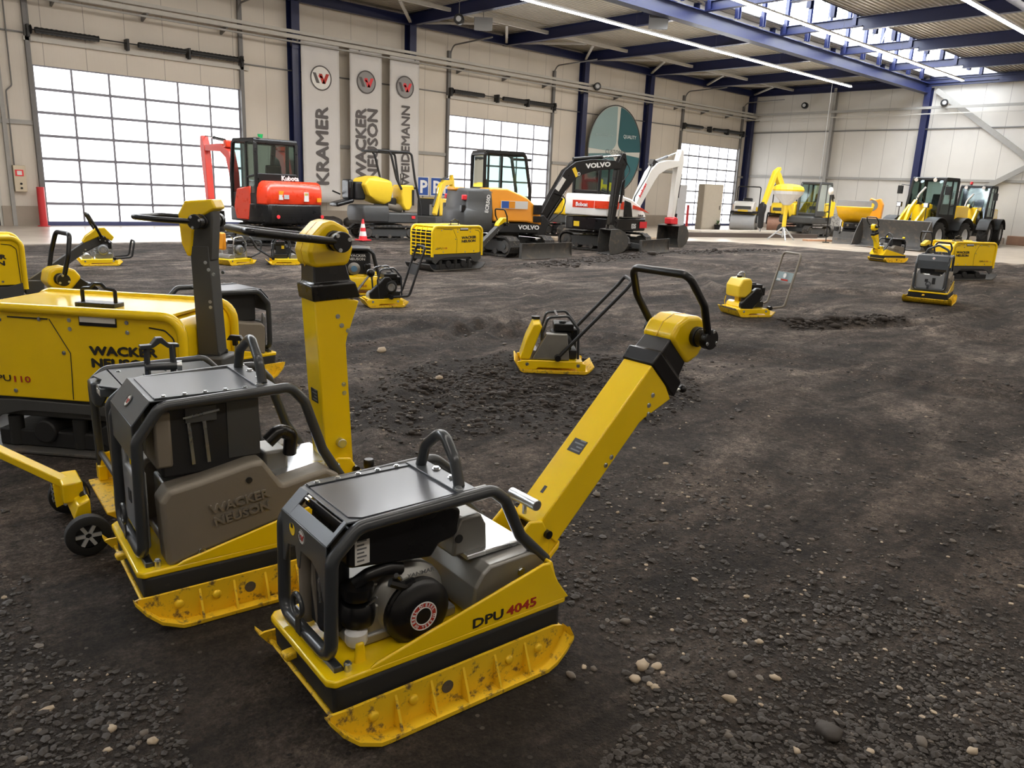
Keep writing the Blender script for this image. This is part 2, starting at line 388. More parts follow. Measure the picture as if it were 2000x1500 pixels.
# ------------------------------------------------------------------ roof beams (one per bay) and lengthways girder
def seg_beam(x, ya, yb, z=7.6, h=.40):
    c = MB(); ibeam(c, (x, ya, z), (x, yb, z), .2, h, t=.02); return c
for x in bays:
    trim(seg_beam(x, YW-.05, 16.5), BLU); trim(seg_beam(x, 16.3, 13.2, 7.66, .28), BLU); trim(seg_beam(x, 13.2, YB), BLU)
c = MB(); ibeam(c, (XB, 16.4, 7.30), (XW, 16.4, 7.30), .34, .44, t=.03); trim(c, BLU)
c = MB(); ibeam(c, (XB, 7.6, 7.2), (XW, 7.6, 7.2), .3, .45, t=.03); trim(c, BLU)
c = MB(); ibeam(c, (XB, YW-.25, 7.55), (XW, YW-.25, 7.55), .16, .3); trim(c, BLU)
c = MB(); ibeam(c, (XW-.25, YB, 7.55), (XW-.25, YW, 7.55), .16, .3, ); trim(c, BLU)
# purlins/edge sheets between bays, light grey struts
for i, x in enumerate(bays[:-1]):
    x1 = bays[i+1]
    for y in (25.1,):
        c = MB(); c.bar((x+.1, y-1.6, 7.62), (x1-.1, y-1.6, 7.62), .1, .12); trim(c, PUR)
        c = MB(); c.bar((x+.1, YW-.3, 7.5), (x+2.2, y-1.6, 7.55), .1, .07); trim(c, PUR)
        c = MB(); c.bar((x1-.1, YW-.3, 7.5), (x+2.6, y-1.6, 7.55), .1, .07); trim(c, PUR)
    c = MB(); c.bar((x+.1, 16.75, 7.75), (x1-.1, 16.75, 7.75), .12, .16); trim(c, PUR)
# corrugated roof
def corr(y0, y1, name, x0=XB, x1=XW, z=7.86):
    b = MB(); n = int(abs(y1-y0)/.17); loops = []
    prof = []
    for i in range(n):
        y = y0 + (y1-y0)*i/n; d = (y1-y0)/n
        prof += [(y, z), (y+d*.42, z), (y+d*.5, z+.075), (y+d*.92, z+.075)]
    prof.append((y1, z))
    b.loft([[(x0, p[0], p[1]) for p in prof], [(x1, p[0], p[1]) for p in prof]], False, False)
    b.box(x0, x1, min(y0, y1), max(y0, y1), z+.2, z+.3)
    return struct(b.build(name, ROOF, smooth=0))
corr(YW+.1, 16.25, 'ceiling'); corr(13.35, YB, 'ceiling')
# lantern skylight between y 13.35 and 15.7 : raised sloping glazing
SKYP = emit('skylight_pane', (.90, .95, 1.0), 3.8)
MULL = mat('glazing_bar', (.17, .18, .2), .5, .3)
zl, zh = 8.0, 9.5
g = MB(); y0, y1, ym = 16.2, 13.35, 14.9
sky = struct(g.box(XB, XW, 13.3, 13.4, 7.86, zl+.5).build('window_1', POST))
g = MB(); g.box(XB, XW, 16.2, 16.28, 7.86, zl+.1); g.build('window_frame', POST, sky)
g = MB(); g.box(XB, XW, y0-.05, y0-.0, 7.9, zl+1.7); g.box(XB, XW, y1, y1+.05, 7.9, zl+1.7); g.box(XB, XW, y1, y0, zl+1.65, zl+1.7); g.build('glazing', SKYP, sky)
for x0 in range(int(XB), int(XW)+1):
    x = x0 + .3
    if x < 8: continue
    g = MB()
    g.tube([(x, y0-.02, 7.9), (x, y0-.25, 8.9), (x, 14.6, 9.5), (x, y1+.25, 8.9), (x, y1+.04, 7.9)], .03, 6); g.build('glazing_bar', MULL, sky)
for i, x in enumerate(bays[:-1]):
    if x < 3: continue
    for t in (.0, .34, .67):
        xx = x + (bays[i+1]-x)*t
        for y in (16.1, 13.5):
            g = MB(); ibeam(g, (xx, y, 7.55), (xx, y, 9.45), .14, .16, (1, 0, 0), .02); trim(g, BLU)
        g = MB(); g.bar((xx+.1, 16.05, 8.0), (xx+1.1, 16.05, 9.45), .05, .07); trim(g, MULL)
# ------------------------------------------------------------------ strip lights
TUBE = emit('lamp_tube', (1.0, .93, .84), 22.0)
LH = mat('lamp_housing', (.6, .6, .58), .4)
for (y, z, x0, x1) in ((18.25, 7.0, 2.0, 38.6), (13.3, 6.95, 2.0, 38.6), (7.9, 6.55, 2.0, 36.0), (2.6, 6.95, -6, 33.0), (-3., 6.95, -6, 33.0)):
    lab = {18.25: 'long continuous strip light hanging over the blue girder side nearest the banners', 13.3: 'long continuous strip light hanging below the skylight', 7.9: 'long strip light crossing the top right corner of the roof', 2.6: 'unseen strip light above the camera side, added to brighten the foreground', -3.: 'added fill strip light behind the camera, out of view'}[y]
    o = thing('strip_light', lab, 'ceiling light', (x0, y, z))
    g = MB(); g.box(0, x1-x0, -.05, .05, .035, .09); g.build('housing', LH, o)
    g = MB(); g.box(0.01, x1-x0-.01, -.045, .045, 0, .035); g.build('diffuser', TUBE, o)
    for k in range(int((x1-x0)/4.8)): g = MB(); g.cyl((1+k*4.8, 0, .09), (1+k*4.8, 0, 7.87-z), .004, n=5); g.build('hanger_wire', POST, o)
# rows above and behind the camera are unseen, added to brighten the foreground
# ------------------------------------------------------------------ floor
def ss(a, b, x):
    t = max(0., min(1., (x-a)/(b-a))); return t*t*(3-2*t)
def seg_d(px, py, a, b):
    ax, ay = a; bx, by = b; dx, dy = bx-ax, by-ay
    t = max(0, min(1, ((px-ax)*dx+(py-ay)*dy)/(dx*dx+dy*dy))); return math.hypot(px-ax-dx*t, py-ay-dy*t)
ARCS = [((3.2, 14.5), 7.6), ((3.2, 14.5), 8.05), ((13.5, 11.5), 7.2), ((13.5, 11.5), 7.75), ((10, -2), 9.3), ((10, -2), 9.8), ((17.5, 4), 6.0), ((17.5, 4), 6.5), ((-2, 1), 9.6), ((-2, 1), 10.1), ((24, 16), 9.0), ((24, 16), 9.6)]
def edge(x):  # dirt / concrete boundary in y
    if x < 12: return 19.9 - .12*max(0, x-4)*.6
    return 0
def conc(x, y):
    e1 = 19.8 - .05*abs(x-6) + .25*noise.noise(V((x*.5, 0, 3)))
    if x > 20: e1 = 19.0 + (20-x)*.42
    e1 = e1 if x < 26.3 else 16.3
    a = ss(-.25, .25, y - e1)
    xe = 27.9 + .25*noise.noise(V((0, y*.6, 1))) + (8 - y)*.12
    if y > 12: xe = 27.4 - (y-12)*.25
    return max(a, ss(-.3, .3, x - xe))
FLAT = [(1.38, 1.9, .85), (1.2, 2.95, .85), (1.1, 3.7, .75), (1.15, 5.1, .95), (2.35, 6.2, .85), (1.3, 10.6, 1.1), (9.7, 12.4, 1.15), (20.3, 6.3, 1.2), (14.6, 4.9, .95), (23.7, 9.4, .9), (5.08, 4.86, .55), (9.95, 5.78, .55), (5.83, 8.8, .55), (6.22, 14.5, .6), (7.1, 14.2, .6), (4.05, 15.1, .6), (2.75, 17.2, .7), (6.18, 10.05, .7), (13.43, 14.8, 2.0), (17.6, 15.0, 2.0), (9.2, 18.8, 1.7), (13.15, 19.9, 1.5), (21.0, 14.9, .8), (16.6, 13.9, .7)]
def in_flat(x, y):
    return any((x-a)**2+(y-b)**2 < (r-.12)**2 for a, b, r in FLAT)
def hgt(x, y):
    h = hgt0(x, y)
    for a, b, r in FLAT:
        d = math.hypot(x-a, y-b)
        if d < r: k = ss(r, r-.25, d); h = h*(1-k) - .003*k
    return h
def hgt0(x, y):
    k = 1 - conc(x, y)
    h = .030*noise.noise(V((x*.35, y*.35, 0))) + .020*noise.noise(V((x*1.3, y*1.3, 4))) * (1 + .6*noise.noise(V((x*.2, y*.2, 9))))
    h += .008*noise.noise(V((x*5, y*5, 2)))
    for (c, r) in ARCS:
        d = abs(math.hypot(x-c[0], y-c[1]) - r)
        if d < .4:
            m = max(0, .6 + .8*noise.noise(V((x*.4, y*.4, r))))
            h += m*(-.05*math.exp(-(d/.13)**2) + .022*math.exp(-((d-.24)/.08)**2))
            if d < .2: h += m*.008*math.sin(math.atan2(y-c[1], x-c[0])*r*2*PI/.16)
    # loose mound around the middle plate
    q = math.hypot((x-4.5)/1.7, (y-4.45)/1.15)
    if q < 1.3: h += .035*ss(1.25, .75, q)*(1 + 1.2*noise.noise(V((x*6, y*6, 7)))) 
    # windrows
    h += .10*math.exp(-((seg_d(x, y, (11.6, 11.9), (17.5, 13.2))/.35)**2))*(.6+.8*noise.noise(V((x*1.5, y*1.5, 5))))
    h += .08*math.exp(-((seg_d(x, y, (17.5, 13.6), (24, 13.0))/.4)**2))*(.6+.8*noise.noise(V((x*1.5, y*1.5, 6))))
    h += .07*math.exp(-((seg_d(x, y, (9.8, 5.0), (11.6, 4.4))/.22)**2))*(.7+.8*noise.noise(V((x*3, y*3, 6))))
    h += .06*math.exp(-((seg_d(x, y, (11.5, 13.6), (12.6, 15.6))/.4)**2))
    return h*k - .012*k + .012*(1-k)*0
FX = [-3 + .0*i for i in range(0)]
def grid(a, b, step0, grow, lim):
    v = [a]; s = step0
    while v[-1] < b:
        v.append(v[-1]+s); s = min(lim, s*grow) if v[-1] > 5 else s
    return v
gx = grid(-1.0, XW, .035, 1.012, .12); gx = [XB, -4] + gx
gy = []; y = -3.0
while y < 21.5: gy.append(y); y += .05 if y < 6 else .07
gy = [YB] + gy + [22.5, 24, YW+.15]
print('grid', len(gx), len(gy))
me = bpy.data.meshes.new('floor')
vs = []; fs = []
ny = len(gy)
cols = []
for x in gx:
    for y in gy:
        z = hgt(x, y) if y < 21.6 and -2 < x else 0
        vs.append((x, y, z))
for i in range(len(gx)-1):
    for j in range(ny-1):
        fs.append((i*ny+j, (i+1)*ny+j, (i+1)*ny+j+1, i*ny+j+1))
me.from_pydata(vs, [], fs); me.update(); me.shade_smooth()
at = me.attributes.new('conc', 'FLOAT', 'POINT')
at.data.foreach_set('value', [conc(v[0], v[1]) for v in vs])
at = me.attributes.new('loose', 'FLOAT', 'POINT')  # loosened dark soil and ruts, plus a painted vignette near the camera
def loose(x, y):
    q = math.hypot((x-4.5)/1.75, (y-4.45)/1.2) + .25*noise.noise(V((x*1.6, y*1.6, 1)))
    l = ss(1.1, .9, q)
    l = max(l, .8*math.exp(-((seg_d(x, y, (9.8, 5.0), (11.6, 4.4))/.3)**2)), .8*math.exp(-((seg_d(x, y, (11.6, 11.9), (17.5, 13.2))/.5)**2)), .8*math.exp(-((seg_d(x, y, (17.5, 13.6), (24, 13.0))/.5)**2)))
    for (c, r) in ARCS:
        d = abs(math.hypot(x-c[0], y-c[1]) - r)
        if d < .3: l = max(l, .55*max(0, .6 + .8*noise.noise(V((x*.4, y*.4, r))))*math.exp(-(d/.11)**2))
    l = max(l, ss(3.8, 1.2, math.hypot(x*.8, y*.8) - 1.6*noise.noise(V((x*.9, y*.9, 3))) - .8*noise.noise(V((x*3, y*3, 3))))*.7)  # darkens ground around the camera: darker soil and vignette put into the colour
    return l
at.data.foreach_set('value', [loose(v[0], v[1]) for v in vs])
def floor_mat():
    m = bpy.data.materials.new('dirt_floor'); m.use_nodes = True; nt = m.node_tree; N = nt.nodes; L = nt.links; b = N['Principled BSDF']
    g = N.new('ShaderNodeNewGeometry'); P = g.outputs['Position']
    def nz(scale, det, rough=.55, dist=0, vec=P):
        n = N.new('ShaderNodeTexNoise'); n.inputs['Scale'].default_value = scale; n.inputs['Detail'].default_value = det; n.inputs['Roughness'].default_value = rough; n.inputs['Distortion'].default_value = dist; L.new(vec, n.inputs['Vector']); return n.outputs['Fac']
    def ramp(src, st):
        r = N.new('ShaderNodeValToRGB'); e = r.color_ramp.elements
        while len(e) < len(st): e.new(.5)
        for q, (p, c) in zip(e, st): q.position = p; q.color = (*c, 1) if hasattr(c, '__len__') else (c, c, c, 1)
        L.new(src, r.inputs[0]); return r.outputs[0]
    def mix(f, a, c, mode='MIX'):
        x = N.new('ShaderNodeMix'); x.data_type = 'RGBA'; x.blend_type = mode
        for i, v in ((0, f), (6, a), (7, c)):
            if isinstance(v, (int, float)): x.inputs[i].default_value = v
            elif isinstance(v, tuple): x.inputs[i].default_value = (*v, 1)
            else: L.new(v, x.inputs[i])
        return x.outputs[2]
    def att(n):
        a = N.new('ShaderNodeAttribute'); a.attribute_name = n; return a.outputs['Fac']
    mp = N.new('ShaderNodeMapping'); mp.inputs['Rotation'].default_value = (0, 0, .35); mp.inputs['Scale'].default_value = (.35, 1.3, 1); L.new(P, mp.inputs[0])
    big = nz(.55, 6, .6, .6); streak = nz(1.4, 7, .65, 1.2, mp.outputs[0]); fine = nz(26, 6, .7); mid = nz(5, 6, .65)
    base = ramp(big, [(.32, (.050, .036, .0275)), (.5, (.096, .073, .058)), (.66, (.19, .152, .126))])
    base = mix(.8, base, ramp(streak, [(.40, .30), (.51, .9), (.63, 1.9)]), 'MULTIPLY')
    base = mix(.8, base, ramp(mid, [(.34, .45), (.5, 1.), (.66, 1.5)]), 'MULTIPLY')
    base = mix(1, base, ramp(fine, [(.28, .25), (.5, 1.), (.72, 1.9)]), 'MULTIPLY')
    vfine = nz(95, 5, .75); base = mix(1, base, ramp(vfine, [(.3, .30), (.5, 1.), (.7, 1.8)]), 'MULTIPLY')
    # small stones in the surface
    vo = N.new('ShaderNodeTexVoronoi'); vo.inputs['Scale'].default_value = 38; L.new(P, vo.inputs['Vector'])
    vc = N.new('ShaderNodeSeparateColor'); L.new(vo.outputs['Color'], vc.inputs[0])
    pick = ramp(vc.outputs[0], [(.80, 0.), (.84, 1.)]); near = ramp(vo.outputs['Distance'], [(.28, 1.), (.36, 0.)])
    mk = N.new('ShaderNodeMath'); mk.operation = 'MULTIPLY'; L.new(pick, mk.inputs[0]); L.new(near, mk.inputs[1])
    sc = ramp(vc.outputs[1], [(0., (.05, .042, .038)), (.75, (.12, .10, .085)), (1., (.36, .31, .26))])
    base = mix(mk.outputs[0], base, sc)
    lo = att('loose')
    dk = ramp(nz(14, 8, .75), [(.3, (.010, .0085, .008)), (.55, (.030, .024, .020)), (.8, (.075, .06, .05))])
    lm = N.new('ShaderNodeMath'); lm.operation = 'MULTIPLY'; lm.inputs[1].default_value = .85; L.new(lo, lm.inputs[0])
    base = mix(lm.outputs[0], base, dk)
    cn = att('conc')
    cc = ramp(nz(1.1, 7, .6), [(.3, (.34, .275, .21)), (.6, (.50, .43, .35)), (.8, (.60, .55, .48))])
    base = mix(cn, base, cc)
    L.new(base, b.inputs['Base Color'])
    ro = N.new('ShaderNodeMix'); ro.data_type = 'FLOAT'; L.new(cn, ro.inputs[0]); ro.inputs[2].default_value = .88; ro.inputs[3].default_value = .28; L.new(ro.outputs[0], b.inputs['Roughness'])
    b.inputs['Specular IOR Level'].default_value = .35
    # bump
    h1 = nz(45, 6, .75); h2 = nz(12, 6, .75)
    s = N.new('ShaderNodeMath'); s.operation = 'MULTIPLY_ADD'; s.inputs[1].default_value = 2.2; L.new(h2, s.inputs[0]); L.new(h1, s.inputs[2])
    s2 = N.new('ShaderNodeMath'); s2.operation = 'MULTIPLY_ADD'; s2.inputs[1].default_value = .9; L.new(mk.outputs[0], s2.inputs[0]); L.new(s.outputs[0], s2.inputs[2])
    s3 = N.new('ShaderNodeMath'); s3.operation = 'MULTIPLY_ADD'; s3.inputs[1].default_value = 2.0; L.new(streak, s3.inputs[0]); L.new(s2.outputs[0], s3.inputs[2])
    k = N.new('ShaderNodeMath'); k.operation = 'SUBTRACT'; k.inputs[0].default_value = 1; L.new(cn, k.inputs[1])
    bp = N.new('ShaderNodeBump'); bp.inputs['Distance'].default_value = .05; L.new(k.outputs[0], bp.inputs['Strength']); L.new(s3.outputs[0], bp.inputs['Height']); L.new(bp.outputs[0], b.inputs['Normal'])
    return m
me.materials.append(floor_mat())
fl = bpy.data.objects.new('floor', me); COL.objects.link(fl); struct(fl)
# ------------------------------------------------------------------ reversible vibratory plate with centre pole handle
def handle_arm(root, piv, ang, L=.80, hw=.062, armm=YEL, capm=YEL, deep=.10, yc=.315, bar=None, barang=None, hbw=.16, flare=True, decal=True, lever=True, cl=1., long_cap=False):
    """arm pivots at piv (x,z); ang degrees from horizontal; local a = along arm, b = perpendicular (towards upper/front side)"""
    a = R(ang); px_, pz_ = piv
    # map (s along, t toward upper-front, y) -> local xyz
    M = Matrix(((math.cos(a), 0, -math.sin(a), px_), (0, 1, 0, yc), (math.sin(a), 0, math.cos(a), pz_), (0, 0, 0, 1)))
    A = bpy.data.objects.new('handle_arm', None)
    g = MB(M)
    t1, t0 = deep*.5, -deep*.5
    prof = [(0, t1), (L+.02, t1), (L-.035, t0-.07), (L-.18, t0-.008), (L-.21, t0), (0, t0)] if flare else [(0, t1), (L, t1*.9), (L, t0*.9), (0, t0)]
    g.prism(prof, -hw, hw)
    g.prism([(-.10, t0-.01), (.02, t0-.01), (.02, t1), (-.03, t1)], -hw*.9, -hw*.75); g.prism([(-.10, t0-.01), (.02, t0-.01), (.02, t1), (-.03, t1)], hw*.75, hw*.9)
    arm = g.build('handle_arm', armm, root, .010)
    # black neck boot
    g = MB(M); g.loft([[(s, y, t) for y, t in ((-w, d0), (w, d0), (w, d1), (-w, d1))] for s, w, d0, d1 in ((L-.02, hw+.006, t0-.075, t1+.008), (L+.045, hw+.010, t0-.055, t1+.012), (L+.05, hw-.002, t0-.04, t1-.004), (L+.135, hw-.006, t0-.02, t1-.008))])
    if not long_cap: g.build('neck_boot', BLK, root, .012)
    # cap, bends upward over the pivot
    s0 = L+.115; q_ = .74*cl
    prof = [(s0, t1+.002), (s0+.09*q_, t1+.014), (s0+.17*q_, t1-.008), (s0+.235*q_, t1-.06), (s0+.25*q_, t1-.10), (s0+.20*q_, t0-.040), (s0+.09*q_, t0-.055), (s0, t0-.03)]
    if long_cap:
        prof = [(s0-.17, t1+.012), (s0-.10, t1+.040), (s0+.06, t1+.045), (s0+.13, t1+.0), (s0+.14, t0-.04), (s0+.09, t0-.06), (s0+.06, t0+.0), (s0+.02, t1-.05), (s0-.17, t1-.012)]
        g = MB(M); g.prism([(s0-.2, t0), (s0+.03, t0-.03), (s0+.08, t0-.03), (s0+.08, t1-.02), (s0-.2, t1)], -hw+.004, hw-.004); g.build('head_body', armm, root, .01)
    g = MB(M); g.prism(prof, -hw-.006, hw+.006, rad=.03 if not long_cap else .012)
    cap = g.build('head_cap', capm, root, .016, segs=3)
    g = MB(M); g.prism([(p[0]*1.0, p[1]+.0015) for p in prof[:5]] + [(s0+.1, 0)], -.0015, .0015); g.build('seam', YELD, cap)
    hs, ht = s0+.14*q_ if not long_cap else s0+.02, t0+.028
    for sy in (-1, 1):
        g = MB(M); y0 = sy*(hw+.004)
        g.cyl((hs, y0, ht), (hs, y0+sy*.022, ht), .041, n=24); g.cyl((hs, y0+sy*.02, ht), (hs, y0+sy*.055, ht), .035, n=24)
        g.cyl((hs, y0+sy*.05, ht), (hs, y0+sy*.085, ht), .041, n=24)
        hub = g.build('handle_pivot', BLK, root, .004)
        for k in (0, 1, 2):
            an = 2.2*k+.6; q = MB(M); q.bolt((hs+math.cos(an)*.032, y0+sy*.085, ht+math.sin(an)*.032), (0, sy, 0), .006, .004); q.build('bolt', STL, hub)
    ba = R((barang if barang is not None else 118) - ang)
    u = V((math.cos(ba), 0, math.sin(ba)))
    H = bar or .25
    yo = hw+.066
    O = V((hs, 0, ht))
    W2 = hbw
    pts = [O + V((0, -yo, 0)) + u*.01, O + V((0, -yo-.01, 0)) + u*(.03), O + V((0, -W2, 0)) + u*(H*.55), O + V((0, -W2+.03, 0)) + u*H, O + V((0, W2-.03, 0)) + u*H, O + V((0, W2, 0)) + u*(H*.55), O + V((0, yo+.01, 0)) + u*.03, O + V((0, yo, 0)) + u*.01]
    g = MB(M); g.tube(pts, .0155, 12, rad=.045); g.build('grip_bar', BLK, root)
    if lever:
        g = MB(M); g.cyl((L-.05, -hw*.3, t0-.04), (L+.06, -hw*.3, t0-.145), .0055, n=8); lv = g.build('throttle_lever', STL, root)
        g = MB(M); g.ball((L+.068, -hw*.3, t0-.153), .018); g.build('lever_knob', BLK, lv)
    for s_, t_ in ((L-.09, t0+.03), (L-.13, t0+.015), (L-.155, t0-.012), (L*.50, t0+.022), (L*.45, t0+.022)):
        for sy in (-1, 1):
            g = MB(M); g.bolt((s_, sy*hw, t_), (0, sy, 0), .0075, .005); g.build('bolt', STL, arm)
    if decal:
        g = MB(M); g.box(L*.40, L*.475, -.035, .035, t1, t1+.0012); pl = g.build('rating_plate', STK, arm)
        for i in range(4):
            g = MB(M); g.box(L*.41+i*.015, L*.41+i*.015+.006, -.028, .022-(i % 2)*.02, t1+.0012, t1+.0016); g.build('print_line', MGR, pl)
        g = MB(M); g.box(L*.15, L*.19, .005, .02, t1, t1+.001); g.build('slot', STK, arm)
    return arm
def skid(root, W_, far):
    sy = -1 if not far else 1
    Y = (lambda y: y) if not far else (lambda y: W_-y)
    cv = [(-.15, .125), (-.12, .085), (-.07, .035), (0, .002), (.03, 0), (.64, 0), (.68, .015), (.72, .05), (.75, .09), (.745, .118)]
    g = MB()
    top = [(-.09, .128), (.70, .134), (.735, .125)]
    web = [cv[0], (-.13, .130)] + top + [cv[9]] + cv[8:0:-1]
    g.prism(web, Y(.052), Y(.062))
    # flange strip following the curve
    L0 = []
    for (x, z), (x2, z2) in zip(cv, cv[1:]+[cv[-1]]): pass
    loops = []
    for i, (x, z) in enumerate(cv):
        w = .0 if 0 < i < len(cv)-1 else .018
        zz = z+.008
        loops.append([(x, Y(.06), z), (x, Y(w), z), (x, Y(w), zz+.006), (x, Y(w+.008), zz+.006), (x, Y(w+.012), zz), (x, Y(.06), zz)])
    g.loft(loops)
    sk = g.build('side_plate', YELD, root, .003)
    for x in (.075, .20, .32, .445, .57):
        g = MB(); g.prism([(Y(.008), .012), (Y(.052), .012), (Y(.052), .115)], x-.004, x+.004, 'x'); g.build('rib', YELD, sk)
    for x in (-.0, .135, .505, .63):
        g = MB(); g.lathe([(.017, 0), (.015, .008), (.011, .011)], (x, Y(.052), .075), (0, -1 if not far else 1, 0), 14); g.build('bolt', YELD, sk)
    g = MB(); g.lathe([(.021, 0), (.021, .003)], (.26, Y(.052), .07), (0, -1 if not far else 1, 0), 18); g.build('hole_cover', BKT, sk)
    return sk
def vib_plate(label, o, rz, arm=None, pv=(.80, .385), style='open', FH=.655, W_=.63, loc_z=0., group=None, hook=True, txt=None, armk=None, wing=True, name='vibratory_plate', x0=0.):
    root = thing(name, label, 'vibratory plate', (o[0], o[1], loc_z), rz, group)
    yn, yf = .14, W_-.14          # frame planes
    bn, bf = .08, W_-.08
    K = (FH-.25)/(.655-.25)
    Z = lambda z: .25+(z-.25)*K if z > .25 else z
    FX_ = -.09
    # base plate
    g = MB(); g.prism([(-.12, .095), (-.10, .06), (-.04, .012), (.02, .001), (.63, .001), (.69, .02), (.74, .06), (.765, .1), (.755, .105), (.68, .06), (-.06, .06), (-.11, .10)], bn-.018, bf+.018); g.build('base_plate', YELD, root, .004)
    g = MB()
    g.loft([[(x, y, z) for x, y in ((-.105-e, bn+.01), (-.085-e, bn-.004), (.74, bn-.004), (.76, bn+.02), (.76, bf-.02), (.74, bf+.004), (-.085-e, bf+.004), (-.105-e, bf-.01))] for z, e in ((.055, -.02), (.10, 0), (.19, .005))])
    g.build('rubber_skirt', RUB, root, .01)
    for x, y in ((.03, bn-.008), (.63, bn-.008), (.03, bf+.008), (.63, bf+.008)):
        g = MB(); g.lathe([(.016, -.008), (.016, .008), (.007, .010)], (x, y, .088), (0, 1, 0), 14); g.build('pin', BLKM, root)
    if wing: skid(root, W_, False); skid(root, W_, True)
    for y in (W_*.5-.12,):
        g = MB(); g.prism([(-.15, .160), (-.10, .165), (-.10, .140), (-.14, .135)], y+.16, y+.20, rad=.01); g.build('lashing_eye', YELD, root, .006)
    # deck
    g = MB()
    g.prism([(-.125, bn+.025), (-.105, bn), (.77, bn), (.79, bn+.02), (.79, bf-.02), (.77, bf), (-.105, bf), (-.125, bf-.025)], .188, .212, 'z')
    w = [(-.0, .208), (.03, .226), (.664, .367), (.695, .362), (.712, .325), (.735, .28), (.79, .205)]
    for y in (bn, bf-.012): g.prism(w, y, y+.012)
    for x, y in ((-.0, bn+.055), (-.0, bf-.055)): g.prism([(x-.02, .205), (x-.014, .275), (x+.012, .275), (x+.022, .205)], y-.006, y+.006)
    g.prism([(.70, .20), (.70, .36), (.712, .36), (.76, .20)], bn+.01, bf-.01)
    deck = g.build('deck', YEL, root, .006)
    g = MB(); g.cyl((-.05, bn+.035, .21), (-.05, bn+.035, .232), .012, n=10); g.bolt((-.05, bn+.035, .232), (0, 0, 1), .009, .008); g.build('bolt', STL, deck)
    if txt:
        a, b2 = txt
        t = text(a, .046, INK, deck, (.368, bn-.0015, .222), (1, 0, .0), (0, 0, 1), 1.42, .0, fat=.001)
        text(b2, .046, INKR, deck, (.508, bn-.0015, .222), (1, 0, .0), (0, 0, 1), 1.42, .0, fat=.001)
    # protective frame
    r = .0205
    def loopp(y):
        return [(.718, y, .345), (.60, y, .345+ (Z(.50)-.345)*.78), (.53, y, Z(.61)), (.475, y, Z(.655)), (.0, y, Z(.643)), (-.085, y, Z(.56)), (FX_, y, .245)]
    g = MB()
    P = loopp(yn) + loopp(yf)[::-1]
    g.tube(P, r, 12, rad=.055, seg=6)
    fr = g.build('protective_frame', FRM, root)
    g = MB(); g.prism([(-.09, .20), (-.05, .20), (-.065, .23), (-.09, .23)], yn-.02, yf+.02); g.build('frame_foot', FRM, root, .004)
    g = MB(); g.prism([(FX_-.022, .24), (FX_-.022, .33), (FX_-.016, .33), (FX_-.016, .24)], W_/2-.0, W_/2+.035)
    g.ring((FX_-.02, W_/2+.017, .34), (1, 0, 0), .035, .008, 20); g.build('tie_ring', FRM, root)
    for y in (yn, yf): g = MB(); g.cyl((.715, y, .35), (.71, y, .30), .016, n=10); g.build('frame_stub', BLK, root)
    zt = Z(.655)+.004
    # hood front
    g = MB()
    a, b = yn+.012, yf-.012; m = (a+b)/2
    if style == 'open':
        pg = [(a, Z(.60)), (a, Z(.42)), (a+.025, Z(.42)), (a+.05, Z(.49)), (a+.10, Z(.515)), (m+.015, Z(.515)), (m+.03, Z(.45)), (m+.045, Z(.45)), (m+.06, Z(.515)), (b-.05, Z(.50)), (b-.02, Z(.43)), (b, Z(.43)), (b, Z(.60))]
    else:
        pg = [(a, Z(.60)), (a, Z(.50)), (b, Z(.50)), (b, Z(.60))]
    g.prism(pg, -.096, -.092, 'x')
    sl = [(-.094, Z(.60)), (-.03, zt+.002), (-.026, zt-.003), (-.090, Z(.60)-.004)]
    if style == 'open':
        g.prism(sl, a, a+.02); g.prism(sl, b-.06, b); g.prism([(-.094, Z(.60)), (-.062, (Z(.60)+zt)/2), (-.058, (Z(.60)+zt)/2-.004), (-.090, Z(.60)-.004)], a, b)
    else:
        g.prism(sl, a, b)
    g.box(-.03, .37, a, b, zt-.006, zt)
    hood = g.build('hood', HOOD, root, .003)
    w_logo(hood, (-.0965, m+.005 if style == 'open' else m, Z(.565)) if style == 'open' else (-.066, m, (Z(.60)+zt)/2+.002), (0, -1, 0), (0, 0, 1) if style == 'open' else (.55, 0, .8), .0235)
    if style == 'open':
        g = MB(); g.lathe([(.02, 0), (.02, .001)], (-.0965, m+.075, Z(.565)), (-1, 0, 0), 24); s_ = g.build('warning_sticker', YEL, hood)
        g = MB(); g.box(-.099, -.0975, m+.068, m+.082, Z(.57), Z(.585)); g.build('print_line', STK, s_)
        g = MB(); g.box(-.04, -.035, a+.02, b-.06, zt-.035, zt-.005); g.build('slot_plate', BLK, hood)
        g = MB(); g.prism([(-.045, zt-.012), (-.025, zt-.001), (-.02, zt-.006), (-.04, zt-.02)], b-.09, b-.065); g.build('slot_edge', YEL, hood)
    g = MB(); g.prism([(-.012, a+.03), (-.012, b-.03), (.36, b-.02), (.36, a+.015), (.02, a+.005)], zt, zt+.004, 'z'); lid = g.build('lid', HOODL, root, .001)
    yb = b-.012 if style == 'open' else a+.014
    g = MB(); g.box(-.012, .35, yb-.012, yb+.012, zt+.003, zt+.008); g.build('lid_strip', HOOD, lid)
    for k in range(5):
        g = MB(); g.bolt((.02+k*.072, yb, zt+.008), (0, 0, 1), .0075, .006); g.build('bolt', STL, lid)
